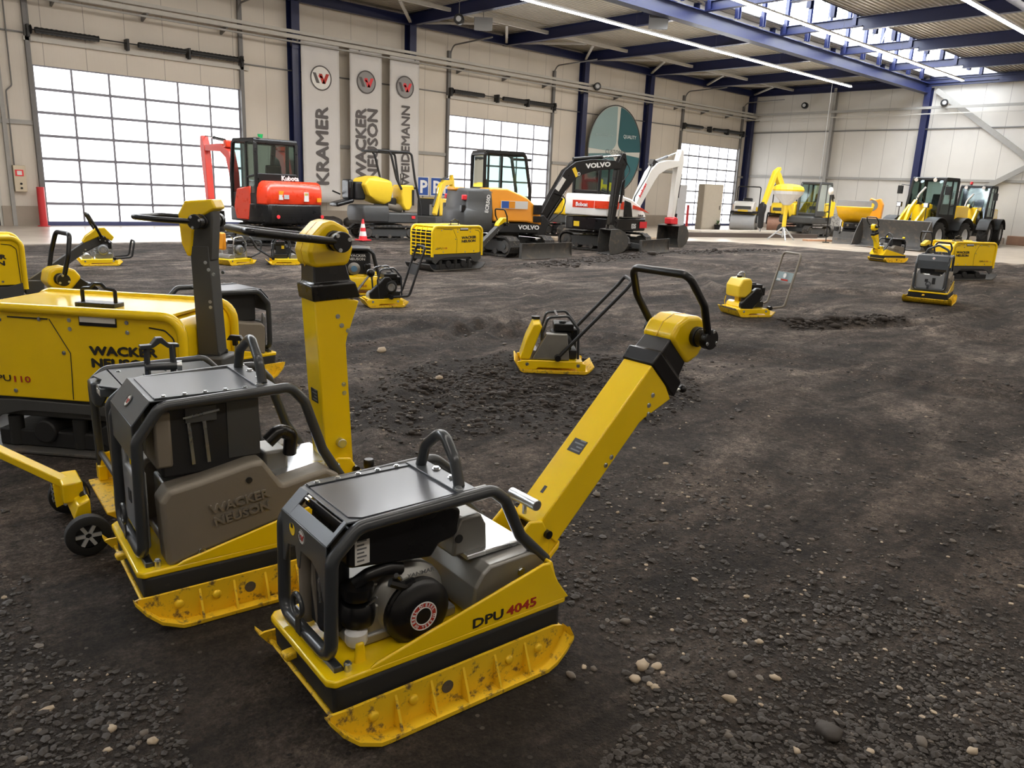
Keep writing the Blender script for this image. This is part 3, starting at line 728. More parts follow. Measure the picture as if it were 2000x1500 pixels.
    if hook:
        hx = .385
        g = MB(); g.box(hx-.035, hx+.035, a-.0, b, zt, zt+.012); hp = g.build('hook_plate', HOOD, root, .002)
        for k in range(4):
            g = MB(); g.bolt((hx-.02 if k in (0, ) else hx+.018, a+.02+(b-a-.04)*k/3, zt+.012), (0, 0, 1), .011, .009); g.build('bolt', STL, hp)
        g = MB(); g.tube([(hx, a+.045, zt+.01), (hx+.0, a+.075, zt+.09), (hx+.01, m, zt+.165), (hx, b-.075, zt+.09), (hx, b-.045, zt+.01)], .0185, 12, rad=.055, seg=7); g.build('lifting_eye', FRM, root)
    # engine
    g = MB(); g.box(.0, .38, yn+.05, yf-.05, .215, .25)
    g.box(.02, .30, W_/2-.09, W_/2+.10, .22, Z(.40))
    g.lathe([(.13, 0), (.135, .05), (.10, .09)], (.21, yn+.13, .31), (0, -1, 0), 28)
    g.box(.05, .16, yn+.06, W_/2+.1, .24, .34); g.build('engine_block', ALU, root, .008)
    if style == 'open':
        g = MB(); g.prism([(-.02, Z(.50)), (.27, Z(.46)), (.30, Z(.50)), (.37, Z(.51)), (.38, Z(.60)), (.33, Z(.625)), (-.01, Z(.625))], yn+.035, yf-.05, rad=.02); tk = g.build('fuel_tank', BLK, root, .008)
        g = MB(); g.box(.005, .053, yn+.0335, yn+.035, Z(.505), Z(.582)); st = g.build('instruction_sticker', STW, tk)
        for i in range(6):
            g = MB(); zz = Z(.515)+i*.0125*K; g.box(.012, .035+.008*(i % 2), yn+.0325, yn+.0336, zz, zz+.005); g.build('print_line', MGR, st)
        g = MB(); g.lathe([(.105, 0), (.11, .03), (.11, .045), (.103, .05), (.103, .058), (.11, .062), (.103, .068), (.085, .085), (.05, .088)], (.215, yn+.075, .295), (0, -1, 0), 36); rc = g.build('recoil_starter', BLK, root)
        yr = yn+.075-.0895
        g = MB(); g.tube([(.215+.046*math.cos(k*PI/18), yr+.001, .295+.046*math.sin(k*PI/18)) for k in range(36)], .0022, 6, closed=True); g.tube([(.215+.029*math.cos(k*PI/18), yr+.001, .295+.029*math.sin(k*PI/18)) for k in range(36)], .0022, 6, closed=True); rg = g.build('ring_print', INKW, rc)
        g = MB(); g.loft([[(.215+q*math.cos(k*PI/18), yr+yy, .295+q*math.sin(k*PI/18)) for k in range(36)] for q, yy in ((.045, .002), (.045, .0005), (.03, .0005), (.03, .002))], cap=False); g.build('ring_band', INKR, rg)
        for w3 in range(3):
            for i, ch in enumerate('DIESEL'):
                an = PI/2 - (w3*2*PI/3) - (i-2.5)*.31 - .4
                cx, cz = .215+.0335*math.cos(an), .295+.0335*math.sin(an)
                ux = (math.cos(an), 0, math.sin(an)); rx = (math.sin(an), 0, -math.cos(an))
                text(ch, .0135, INKW, rg, (cx-rx[0]*.004, yr-.0005, cz-rx[2]*.004), rx, ux, 1., .02)
        text('YANMAR', .02, MGR, rc, (.18, yn+.03, .415), (1, 0, 0), (0, 0, 1), 1.2, .01)
        g = MB(); g.lathe([(.05, 0), (.055, .02), (.055, .05), (.048, .07)], (.035, yn+.08, .29), (0, 0, 1), 20); g.lathe([(.045, 0), (.05, .015), (.05, .04)], (.035, yn+.08, .375), (0, 0, 1), 20); g.tube([(.03, yn+.08, .42), (.06, yn+.06, .45), (.12, yn+.05, .46), (.17, yn+.06, .44)], .022, 10, rad=.03)
        g.tube([(.12, yn+.03, .42), (.16, yn+.02, .40), (.20, yn+.03, .40)], .015, 8, rad=.02); g.build('air_filter', BLK, root)
        g = MB(); g.lathe([(.03, 0), (.035, .01), (.035, .04), (.02, .055)], (.02, yn+.06, .232), (0, 0, 1), 18); g.build('reservoir', WHTD, root)
        g = MB(); g.cyl((.03, yn+.05, .34), (.07, yn+.02, .39), .004, n=6); g.build('pull_rod', STL, root); g = MB(); g.cyl((.13, yn+.01, .45), (.15, yn+.02, .425), .008, n=8); g.build('linkage_rod', STL, root)
        g = MB(); g.cyl((-.06, W_/2-.04, .36), (-.06, W_/2-.035, .49), .0045, n=8); g.cyl((-.06, W_/2-.04, .40), (-.06, W_/2-.04, .44), .009, n=8); g.ball((-.06, W_/2-.035, .495), .01); g.build('threaded_link', STL, root)
        g = MB(); g.cyl((-.05, yf-.09, .24), (-.05, yf-.09, .53), .024, n=14); g.tube([(-.04, yf-.16, .26), (-.05, yf-.15, .40), (-.04, yf-.14, .50)], .012, 8); g.build('exhaust_pipe', BGE, root)
        g = MB(); g.box(-.05, .02, W_/2-.05, W_/2+.06, .25, .45); g.cyl((0, W_/2, .24), (0, W_/2, .50), .05, n=16); g.build('engine_side', BLKM, root, .008)
    else:
        # cast side shells both sides + front guard
        for nm, y0, y1 in (('side_shell', bn+.012, yn+.07), ('side_shell', yf-.07, bf-.012)):
            g = MB(); pr = [(-.02, .20), (-.03, .46), (.0, .50), (.10, .515), (.30, .555), (.345, .555), (.415, .445), (.60, .475), (.655, .44), (.66, .355), (.03, .215)]
            pr = [(x, z if z < .3 else .3+(z-.3)*(FH-.30)/(.82-.30)) for x, z in pr]
            g.prism(pr, y0, y1, rad=.018); sh = g.build(nm, BGE, root, .022, segs=3)
        fz = (FH-.30)/(.82-.30)
        yt = bn+.012-.004
        text('WACKER', .046, BGE, sh, (.40, bf-.012+.004, .30+.085*fz), (-1, 0, -.12), (0, 0, 1), 1.15, .028, .006, name='raised_lettering')
        text('NEUSON', .046, BGE, sh, (.39, bf-.012+.004, .30+.035*fz), (-1, 0, -.12), (0, 0, 1), 1.15, .028, .006, name='raised_lettering')
        text('WACKER', .046, BGE, sh, (.14, yt, .30+.085*fz), (1, 0, .12), (0, 0, 1), 1.15, .028, .006, name='raised_lettering')
        text('NEUSON', .046, BGE, sh, (.15, yt, .30+.035*fz), (1, 0, .12), (0, 0, 1), 1.15, .028, .006, name='raised_lettering')
        g = MB(); g.lathe([(.012, 0), (.012, .004)], (.285, bn+.01, .30+.19*fz), (0, -1, 0), 16); g.build('plug', BLKM, sh)
        for p in ((.10, .245),): g = MB(); g.bolt((p[0], bn+.011, p[1]), (0, -1, 0), .011, .006); g.build('bolt', STL, sh)
        g = MB()
        pr = [(yn+.03, .26), (yf-.03, .26), (yf-.025, Z(.46)), (yf-.06, Z(.49)), (yf-.08, Z(.43)), (yn+.09, Z(.42)), (yn+.05, Z(.47)), (yn+.03, Z(.47))]
        g.prism(pr, -.075, -.055, 'x'); gd = g.build('front_guard', mat('guard_grey', (.22, .225, .235), .4, var=.05), root, .008)
        for q in ((W_/2+.055, .34, .05, .05), (W_/2-.055, .31, .05, .11)):
            g = MB(); g.box(-.078, -.074, q[0]-q[2]/2, q[0]+q[2]/2, q[1]+.03, q[1]+.03+q[3]*K*.7); g.build('cutout', BLKM, gd)
        g = MB(); g.box(.0, .36, yn+.04, yf-.05, Z(.44), Z(.64)); eb = g.build('engine_cover', BLKM, root, .01)
        g = MB(); g.box(.24, .36, yn+.036, yn+.04, Z(.47), Z(.63)); g.build('mesh_panel', DGR, eb)
        g = MB(); g.box(-.02, .04, yn+.03, yn+.2, Z(.47), Z(.62)); g.build('muffler', BGE, root, .01)
        for dx in (.11, .165):
            g = MB(); g.bar((dx, yn+.032, Z(.47)), (dx-.01, yn+.032, Z(.585)), .012, .008, (0, 1, 0)); g.build('lever_link', STL, eb)
        g = MB(); g.box(.09, .2, yn+.028, yn+.034, Z(.585), Z(.625)); g.build('bracket', DGR, eb)
        g = MB(); g.bar((.08, yn+.026, Z(.60)), (.21, yn+.026, Z(.612)), .006, .008); g.build('cross_rod', STL, eb)
        g = MB(); g.tube([(.40, yn+.07, Z(.49)), (.45, yn+.07, Z(.52)), (.50, yn+.08, Z(.50)), (.50, yn+.10, Z(.44))], .028, 12, rad=.03); g.build('intake_hose', BLK, root)
    # rear housing (over exciter / belt)
    ym = W_/2
    if style == 'open':
        g = MB(); g.prism([(.395, .225), (.41, .33), (.44, .375), (.47, .395), (.64, .40), (.70, .385), (.735, .345), (.735, .30), (.50, .25)], yn-.015, yf+.0, rad=.012); rh = g.build('belt_housing', ALU, root, .010)
        for x, z in ((.43, .262), (.60, .34)): g = MB(); g.bolt((x, yn-.016, z), (0, -1, 0), .012, .005); g.build('bolt', STL, rh)
        g = MB(); g.box(.42, .66, yn+.05, yf-.02, .40, .418); g.build('cover_plate', STL, root, .004)
        g = MB(); g.loft([[(x, y, z) for x, y in ((.38+e, ym-.10), (.52-e, ym-.10), (.52-e, ym+.06), (.38+e, ym+.06))] for z, e in ((.41, 0), (.50, .006), (.545, .03))]); du = g.build('air_duct', ALU, root, .01)
        g = MB(); g.lathe([(.015, 0), (.015, .003)], (.40, ym-.101, .475), (0, -1, 0), 16); g.build('duct_plug', BLKM, du)
        g = MB(); g.box(.44, .56, ym-.10, ym-.02, Z(.60), Z(.606)); g.build('bracket_plate', LGR, root)
    else:
        g = MB(); g.box(.42, .70, yn+.05, yf-.03, .36, .45); g.build('cover_plate', STL, root, .006)
        g = MB(); g.box(.40, .50, ym-.09, ym+.07, .44, .53); g.build('air_duct', ALU, root, .012)
    # yoke carrying the arm
    g = MB(); g.prism([(.66, .34), (.665, .40), (.72, .45), (.78, .44), (.82, .37), (.81, .22), (.74, .205)], ym-.085, ym-.072); g.prism([(.66, .34), (.665, .40), (.72, .45), (.78, .44), (.82, .37), (.81, .22), (.74, .205)], ym+.072, ym+.085); g.box(.70, .82, ym-.08, ym+.08, .21, .235); g.prism([(.80, .23), (.88, .30), (.885, .33), (.80, .26)], ym-.07, ym+.07)
    g.build('handle_yoke', YEL, root, .008)
    g = MB(); g.cyl((.80, ym-.10, .385), (.80, ym+.10, .385), .016, n=14); g.build('pivot_pin', BLK, root)
    g = MB(); g.lathe([(.022, 0), (.024, .012), (.024, .035), (.020, .04)], (.905, ym+.0, .345), (0, 0, 1), 18); g.cyl((.905, ym, .29), (.905, ym, .345), .007, n=8); g.build('height_knob', BLK, root)
    g = MB(); g.cyl((.735, ym-.10, .515), (.735, ym+.05, .515), .020, n=18); g.cyl((.735, ym-.03, .46), (.735, ym-.03, .52), .009, n=10); g.build('lock_bolt', STL, root, .003)
    if arm is not None: handle_arm(root, pv, arm, yc=ym, **(armk or {}))
    return root
m1 = vib_plate('yellow and grey vibratory plate in front with its yellow handle slanting up to the right', (1.0842, 1.6431), -4.9, 45.3, pv=(.812, .373), style='open', FH=.655, W_=.63, txt=('DPU', '4045'), armk=dict(L=.78, hw=.075, deep=.13, bar=.30, barang=121, hbw=.175))
m2 = vib_plate('vibratory plate with beige side shell and upright yellow handle, behind the foreground plate', (.8774, 2.62), -6.5, 93, pv=(.735, .385), style='shell', FH=.82, W_=.69, armk=dict(L=.765, hw=.073, deep=.125, bar=.36, barang=174, hbw=.175))
# ------------------------------------------------------------------ the other plates of this kind
m5 = vib_plate('vibratory plate with black engine case and beige shell behind the upright dark handle', (2.70, 6.49), 185, 42, style='shell', FH=.73, W_=.68, hook=False, armk=dict(L=.56, hw=.07, deep=.125, bar=.31, barang=103, hbw=.16))
m13 = vib_plate('vibratory plate facing the viewer with light grey front cover, at the right side', (14.25, 4.48), 13, 60, style='shell', FH=.80, W_=.76, armk=dict(L=.30, hw=.05, bar=.2, barang=80, hbw=.14, lever=False, decal=False, cl=.6, armm=BLK, capm=BLK))
m15 = vib_plate('small vibratory plate with leaning yellow pole handle in front of the big black bucket', (24.0, 9.55), 160, 72, style='shell', FH=.66, W_=.66, armk=dict(L=.42, hw=.06, bar=.30, barang=60, hbw=.2, lever=False))
# ------------------------------------------------------------------ large enclosed plate with roll-over style yellow hood
def big_plate(label, o, rz, arm=33, armL=.85, H=.86, L=1.35, W_=.66, armyc=.33, armx=1.42, handle=.2, tx='110', group=None, armk=None, flip=False):
    root = thing('enclosed_vibratory_plate', label, 'vibratory plate', (o[0], o[1], 0), rz, group)
    r = .11
    def prof(e, zb):
        return [(0+e, zb), (0+e, H-e-r)] + [(0+e+r-r*math.cos(t*PI/12), H-e-r+r*math.sin(t*PI/12)) for t in range(1, 7)] + [(L-e-r+r*math.sin(t*PI/12), H-e-r+r*math.cos(t*PI/12)) for t in range(0, 7)] + [(L-e, zb)]
    zb = .30
    g = MB(); P = prof(.035, zb+.02); P = P[:1] + P[1:-1] + [P[-1]]
    g.prism(P, .025, W_-.025)
    hd = g.build('engine_hood', YEL, root, .006)
    for y in (.022, W_-.022):
        g = MB(); g.tube([(p[0], y, p[1]) for p in prof(.018, .27)], .028, 10); g.build('edge_tube', YEL, root)
    g = MB(); g.box(.10, L-.10, .03, W_-.03, H-.03, H-.012); g.build('top_cover', YEL, hd, .006)
    for sy, y in ((-1, .0225), (1, W_-.0225)):
        xr = (lambda x: x) if sy < 0 else (lambda x: x)
        # panel seams
        g = MB(); g.tube([(.55, y, H-.07), (.66, y, .60), (.65, y, .33)], .0025, 5); g.build('panel_seam', INK, hd)
        g = MB(); g.tube([(L-.21, y, H-.085), (L-.12, y, H-.095), (L-.07, y, H-.14), (L-.06, y, .34)], .004, 5, rad=.04); g.build('panel_seam', INK, hd)
        g = MB(); g.box(.73, .95, y-.003, y+.003, .765, .815); wn = g.build('vent_slot', BLK, hd)
        g = MB(); g.box(.735, .945, y-.005, y+.005, .785, .815); g.build('slot_edge', STW, wn)
        g = MB(); g.box(.30, .54, y-.003, y+.003, H-.075, H-.068); g.build('panel_seam', INK, hd)
        for x, z in ((.67, .79), (.67, .74), (1.01, .795), (1.01, .74), (.62, .60), (.49, .785), (.25, .77), (.12, .42), (.30, .36), (.88, .35), (1.12, .36)):
            g = MB(); g.bolt((x, y, z), (0, sy, 0), .009, .006); g.build('bolt', STL, hd)
        if sy < 0:
            a = (.78, y-.002, .60); b = (.78, y-.002, .53); rt = (1, 0, .03); c = (.13, y-.002, .41)
        else:
            a = (1.22, y+.002, .60); b = (1.22, y+.002, .53); rt = (-1, 0, 0); c = (.47, y+.002, .41)
        text('WACKER', .070, INK, hd, a, rt, (0, 0, 1), 1.35, .0, fat=.0035); text('NEUSON', .070, INK, hd, b, rt, (0, 0, 1), 1.35, .0, fat=.0035)
        text('DPU', .052, INK, hd, c, rt, (0, 0, 1), 1.5, .006)
        c2_ = (c[0] + (.155 if sy < 0 else -.155), c[1], c[2]); text(tx, .052, INKR, hd, c2_, rt, (0, 0, 1), 1.5, .006)
    # skirt
    sk = [(.02, .33), (.02, .18), (.10, .13), (.20, .21), (.34, .245), (1.02, .245), (1.10, .16), (1.20, .14), (1.30, .20), (1.33, .35), (1.16, .30), (.30, .31), (.15, .30)]
    for y in (.012, W_-.03): g = MB(); g.prism(sk, y, y+.018); g.build('skirt', DGR, root, .004)
    g = MB(); g.box(.04, L-.04, .05, W_-.05, .20, .34); g.build('chassis', DGR, root, .01)
    # grill front
    g = MB(); g.box(-.0, .03, .06, W_-.06, .30, H-.09); gr = g.build('front_recess', BLKM, root)
    for k in range(7): g = MB(); g.tube([(-.004, .05, .32+k*.068), (-.014, W_/2, .32+k*.068), (-.004, W_-.05, .32+k*.068)], .010, 6); g.build('grille_bar', YEL, gr)
    for k in range(3): g = MB(); y = W_*(.28+.22*k); g.tube([(-.01, y, .30), (-.014, y, H-.12), (.05, y, H-.03)], .010, 6, rad=.05); g.build('grille_bar', YEL, gr)
    # base plate and rubber mounts
    g = MB(); g.prism([(-.10, .13), (-.06, .06), (.02, .002), (L-.1, .002), (L+.0, .05), (L+.06, .12), (L+.05, .13), (L-.03, .055), (L-.12, .02), (.05, .02), (-.04, .07), (-.09, .14)], -.04, W_+.04); g.build('base_plate', BKT, root, .004)
    g = MB(); g.box(.15, L-.25, .04, W_-.04, .02, .12); g.cyl((.45, .02, .12), (.45, W_-.02, .12), .07, n=16); g.cyl((.85, .02, .12), (.85, W_-.02, .12), .07, n=16); g.build('exciter', BLKM, root, .01)
    for x in (.25, .65, 1.0): g = MB(); g.cyl((x, .06, .03), (x, .06, .2), .04, n=12); g.build('rubber_mount', RUB, root)
    # lifting handle on top
    if handle is not None:
        x0 = .64; y = handle
        for yy in (y,):
            g = MB(); g.tube([(x0, yy, H-.02), (x0, yy, H+.085), (x0+.055, yy, H+.09), (x0+.08, yy, H+.115), (x0+.12, yy, H+.115), (x0+.145, yy, H+.09), (x0+.20, yy, H+.085), (x0+.20, yy, H-.02)], .011, 8, rad=.012, seg=3); ly = g.build('lifting_eye', BLK, root)
            g = MB(); g.box(x0-.02, x0+.22, yy-.05, yy+.05, H-.014, H+.012); g.build('eye_base', BLK, ly, .004)
    # rear block and arm
    g = MB(); g.box(armx-.09, armx+.11, armyc-.10, armyc+.10, .18, .34 if arm < 80 else .60); g.box(L-.06, armx, armyc-.08, armyc+.08, .2, .34); rb = g.build('rear_bracket', DGR, root, .012)
    if arm > 80:
        g = MB(); g.cyl((armx+.16, armyc-.06, .50), (armx+.17, armyc-.06, .70), .008, n=8); g.box(armx+.1, armx+.24, armyc-.1, armyc+.04, .48, .50); k = g.build('lever', STL, rb)
        g = MB(); g.prism([(armx+.12, .70), (armx+.14, .73), (armx+.20, .73), (armx+.22, .70), (armx+.18, .70), (armx+.18, .67), (armx+.155, .67), (armx+.155, .70)], armyc-.075, armyc-.045); g.build('lever_knob', BLK, k, .004)
    kw = dict(hw=.055, deep=.11, armm=DGR, capm=YEL, flare=False, decal=False, lever=False, bar=.32, barang=80, hbw=.17, cl=1.0, long_cap=True); kw.update(armk or {})
    handle_arm(root, (armx, .30 if arm < 80 else .60), arm, L=armL, yc=armyc, **kw)
    return root
c_, s_ = math.cos(R(-49)), math.sin(R(-49))
big_plate('large yellow box-shaped vibratory plate cut by the left edge, nearest of its kind', (1.461-1.24*c_, 4.352-1.24*s_), -49, arm=92, armL=.62, armyc=.25, armx=1.385, armk=dict(barang=178, bar=.36, deep=.12, hw=.055))
big_plate('yellow box-shaped vibratory plate with dark arm at the left edge, behind the nearest one', (.62, 10.35), -8, arm=36, armL=.78, handle=None, armk=dict(barang=115))
big_plate('yellow box-shaped vibratory plate in the middle, grille facing left, beside the orange excavator', (9.06, 12.02), 4, arm=36, armL=.88, armk=dict(barang=110))
big_plate('yellow box-shaped vibratory plate at the far right behind the grey-fronted plate', (20.9, 6.35), 157, arm=50, armL=.45, armk=dict(barang=80, capm=YELL))
# ------------------------------------------------------------------ frame machine and its yellow transport trolley
def cage_machine():
    o = (.93, 3.47); root = thing('caged_compactor', 'dark grey caged compactor with fold-up lifting hook, standing on the yellow trolley', 'vibratory plate', (o[0], o[1], 0), -6)
    zt = .70; L = .50; W_ = .42
    for y in (0, W_):
        g = MB(); g.tube([(0, y, .17), (-.01, y, zt-.05), (.05, y, zt), (L, y, zt+.01), (L+.10, y, zt-.10), (L+.12, y, .3)], .019, 12, rad=.05); g.build('frame_tube', FRM, root)
    g = MB(); g.tube([(0, .0, .30), (0, W_, .30)], .014, 8); g.build('cross_tube', FRM, root)
    g = MB(); g.prism([(.06, .015), (.06, W_-.015), (.02, W_-.06), (-.02, W_-.12), (.0, W_*.5), (-.03, .10), (.03, .015)] + [], zt-.004, zt+.004, 'z'); g.box(.05, L-.02, .015, W_-.015, zt-.004, zt+.004); g.box(L*.55, L-.02, .06, W_-.06, zt+.004, zt+.012); tp = g.build('top_plate', HOOD, root, .002)
    for x, y in ((.09, .06), (.09, .33), (.32, .05), (.32, .37)): g = MB(); g.bolt((x, y, zt+.004), (0, 0, 1), .009, .006); g.build('bolt', STL, tp)
    g = MB(); g.box(.10, .16, .09, .16, zt+.004, zt+.005); g.build('blue_print', mat('blue_print', (.12, .2, .5), .5), tp)
    g = MB(); g.box(-.03, .035, .07, .17, zt-.045, zt-.005); st = g.build('switch_panel', HOOD, tp, .004)
    for y in (.09, .13): g = MB(); g.box(-.032, -.030, y-.012, y+.015, zt-.036, zt-.014); g.build('switch_sticker', STW, st)
    g = MB(); g.prism([(-.04, zt-.02), (.04, zt-.01), (.05, zt-.05), (.0, zt-.14), (-.03, zt-.13)], .25, .35); g.build('hose_guard', HOOD, root, .01)
    # lifting hook bracket
    hx, hy = .22, .17
    g = MB(); g.box(hx-.05, hx+.10, hy-.035, hy+.035, zt+.004, zt+.014); hb = g.build('hook_base', FRM, root, .002)
    g = MB(); g.cyl((hx-.045, hy, zt+.05), (hx+.085, hy-.03, zt+.05), .018, n=14); g.bar((hx-.035, hy, zt), (hx-.035, hy, zt+.15), .02, .02); g.bar((hx+.07, hy-.02, zt), (hx+.07, hy-.02, zt+.15), .02, .02)
    g.prism([(hx-.065, zt+.14), (hx-.065, zt+.155), (hx-.02, zt+.155), (hx+.005, zt+.185), (hx+.03, zt+.185), (hx+.055, zt+.155), (hx+.10, zt+.15), (hx+.10, zt+.135), (hx+.05, zt+.135), (hx+.02, zt+.16), (hx-.01, zt+.14)], hy-.03, hy+.01); g.build('lifting_hook', FRM, hb, .003)
    g = MB(); g.cyl((hx+.085, hy-.03, zt+.05), (hx+.105, hy-.035, zt+.05), .024, n=14); g.build('end_bolt', STL, hb)
    g = MB(); g.box(.08, .46, .06, .36, .32, .62); g.cyl((.06, .2, .45), (.12, .2, .45), .10, n=20); g.build('engine', BLKM, root, .02)
    g = MB(); g.box(.06, .50, .05, .37, .17, .31); g.box(-.02, .02, -.035, .035, .165, .24); g.box(-.02, .02, W_-.035, W_+.035, .165, .24); g.prism([(-.02, .17), (.0, .30), (.02, .30), (.46, .36), (.50, .17)], .005, .02); g.prism([(-.02, .17), (.0, .30), (.02, .30), (.46, .36), (.50, .17)], W_-.02, W_-.005); g.build('carrier', YEL, root, .006)
    g = MB(); g.prism([(-.06, .155), (-.02, .125), (.55, .125), (.60, .155), (.60, .165), (-.06, .165)], -.02, W_+.02); g.build('base_plate', YELD, root, .004)
    t = thing('transport_trolley', 'yellow two-wheeled transport trolley with drawbar, at the left under the caged compactor', 'trolley', (o[0]-.08, o[1]+.02, 0), -6)
    for y in (-.05, W_+.05):
        g = MB(); g.lathe([(.052, -.026), (.080, -.026), (.088, -.02), (.09, 0), (.088, .02), (.080, .026), (.052, .026)], (-.06, y, .09), (0, 1, 0), 28, cap=False); w = g.build('wheel', RUB, t)
        g = MB(); g.lathe([(.0, -.010), (.055, -.010), (.055, .010), (.0, .010)], (-.06, y, .09), (0, 1, 0), 20); g.build('rim', BLKM, w)
        for k in range(6):
            a = k*PI/3; g = MB(); g.bar((-.06+.012*math.cos(a), y, .09+.012*math.sin(a)), (-.06+.050*math.cos(a), y, .09+.050*math.sin(a)), .014, .044, (0, 1, 0)); g.build('spoke', LGR, w)
    g = MB(); g.cyl((-.06, -.01, .09), (-.06, W_+.01, .09), .013, n=12); g.build('axle', YEL, t)
    g = MB(); g.prism([(-.10, .14), (-.08, .20), (-.03, .22), (-.03, .122), (-.05, .11)], .02, W_-.02); g.box(-.12, -.04, .12, .30, .18, .27); fr = g.build('front_beam', YEL, t, .006)
    g = MB(); g.cyl((-.04, .10, .20), (-.04, .16, .22), .02, n=12); g.build('release_knob', BLK, t)
    g = MB(); g.prism([(-.14, .13), (-.145, .24), (-.115, .26), (-.11, .14)], .22, .32); g.build('slotted_plate', YEL, t, .003)
    for k in range(5): g = MB(); z = .145+k*.022; g.box(-.1475, -.14, .24, .30, z, z+.008); g.build('slot', INK, t)
    g = MB(); g.bar((-.07, .18, .235), (-.50, .62, .46), .05, .035); g.build('drawbar', YEL, t, .004)
cage_machine()
# ------------------------------------------------------------------ light single-direction plates
def small_plate(label, c, rz, L=.55, W_=.45, tank=None, kind='A', handle=((.24, .12), (.42, .14), (.62, .80)), panel=None, cage=True, cover=None, name='plate_compactor', group=None, hw=None, sc=1., pvr=None):
    root = thing(name, label, 'plate compactor', (c[0], c[1], 0), rz, group); root.scale = (sc, sc, sc)
    h = L/2; w = W_/2
    g = MB(); g.prism([(-h-.06, .11), (-h, .015), (-h+.03, 0), (h-.03, 0), (h, .015), (h+.05, .07), (h+.045, .078), (h-.01, .03), (-h+.01, .03), (-h-.052, .115)], -w, w); g.build('base_plate', YELD, root, .003)
    g = MB(); g.prism([(-h+.0, .03), (-h-.03, .10), (-h+.06, .115), (h-.10, .115), (h-.03, .09), (h-.03, .03), (h-.1, .03), (h-.12, .05), (-h+.16, .05), (-h+.14, .03)], -w+.012, -w+.022); g.prism([(-h+.0, .03), (-h-.03, .10), (-h+.06, .115), (h-.10, .115), (h-.03, .09), (h-.03, .03), (h-.1, .03), (h-.12, .05), (-h+.16, .05), (-h+.14, .03)], w-.022, w-.012)
    g.box(-h, h-.06, -w+.02, w-.02, .10, .115); dk = g.build('console', YEL, root, .005)
    for x in (-h+.06, h-.10): g = MB(); g.bolt((x, -w+.012, .08), (0, -1, 0), .012, .006); g.build('bolt', STL, dk)
    g = MB(); g.cyl((-h+.10, -w+.07, .13), (-h+.10, w-.07, .13), .07, n=20); g.build('exciter', YEL if kind == 'C' else ALU, root, .006)
    # engine
    g = MB(); g.box(-.06, .20, -.10, .13, .12, .20); g.box(-.04, .15, -.08, .10, .2, .36); g.lathe([(.085, 0), (.09, .04), (.07, .07)], (.06, -.09, .27), (0, -1, 0), 22)
    for k in range(5): g.box(-.08, -.03, -.07, .08, .22+k*.025, .232+k*.025)
    g.build('engine', BLKM if kind != 'B' else MGR, root, .008)
    g = MB(); g.box(-.02, .16, -.10, .12, .37, .44); g.cyl((.06, -.03, .44), (.06, -.03, .46), .035, n=14); g.build('fuel_tank', BLK, root, .02)
    g = MB(); g.box(.14, .22, -.09, .08, .28, .40); g.build('air_filter', BLK, root, .015)
    g = MB(); g.cyl((.06, -.165, .27), (.06, -.17, .27), .05, n=20); g.build('recoil_cover', STL, root)
    g = MB(); g.box(.0, .05, .13, .135, .30, .36); g.build('caution_label', YELL, root)
    if kind == 'A' or cover:
        # slanted belt guard
        g = MB(); g.prism([(-h+.02, .12), (-h+.02, .20), (-.02, .40), (.05, .40), (.09, .33), (.06, .24), (-h+.20, .10)] if tank != 'slab' else [(-h+.10, .12), (-h+.22, .36), (.10, .36), (.13, .12)], -w+.03, -w+.10, rad=.03 if tank != 'slab' else .01); g.build('belt_guard', cover or BLK, root, .012)
    if cage:
        for y in (-.14, .16):
            g = MB(); g.tube([(-.10, y, .11), (-.12, y, .36), (-.08, y, .50), (.10, y, .52), (.20, y, .40), (.21, y, .13)], .012, 8, rad=.05); g.build('frame_tube', FRM if kind != 'B' else STL, root)
        g = MB(); g.tube([(.0, -.14, .515), (.0, .16, .515)], .012, 8); g.build('frame_tube', FRM, root)
    if tank == 'front':
        g = MB(); pr = [(-h-.0, .26), (-h-.01, .42), (-h+.05, .52), (-h+.17, .53), (-h+.20, .48), (-h+.20, .26)]
        g.prism(pr, -.17, .17, rad=.03); tk = g.build('water_tank', YELL, root, .025, segs=3)
        g = MB(); g.lathe([(.035, 0), (.036, .03), (.03, .032)], (-h+.12, .05, .525), (0, 0, 1), 18); g.build('tank_cap', BLK, tk)
        g = MB(); g.box(-h+.08, -h+.12, -.05, .05, .12, .27); g.tube([(-h-.02, .12, .26), (-h-.03, .13, .18), (-h+.0, .14, .10)], .006, 6); g.build('tank_bracket', YEL, root)
        g = MB(); g.tube([(.02, .14, .35), (.02, .14, .50), (-.01, .14, .60), (-.09, .14, .58), (-.12, .14, .52)], .009, 8, rad=.05); g.build('lifting_bow', STL, root)
        g = MB()
        for k in range(14): g.box(-h-.065, -h-.058, -w+.03+k*.029, -w+.045+k*.029, .095, .115)
        g.build('front_rib', BKT, dk)
    if tank == 'slab':
        g = MB(); g.prism([(-h-.01, .12), (-h+.04, .30), (-h+.10, .44), (-h+.16, .45), (-h+.18, .42), (-h+.08, .12)], -w+.02, w-.08, rad=.012); tk = g.build('water_tank', YEL, root, .012)
        g = MB(); g.lathe([(.04, 0), (.04, .025)], (-h+.13, w-.14, .45), (0, 0, 1), 18); g.build('tank_cap', BLK, tk)
    # handle
    hh = hw or w-.03
    P = [V((x, -hh, z)) for x, z in handle] + [V((x, hh, z)) for x, z in handle[::-1]]
    g = MB(); g.tube(P, .0165, 8, rad=.06, seg=4); g.build('guide_handle', BLKM if kind != 'C' else BGE, root)
    (xa, za), (xb, zb) = handle[-2], handle[-1]
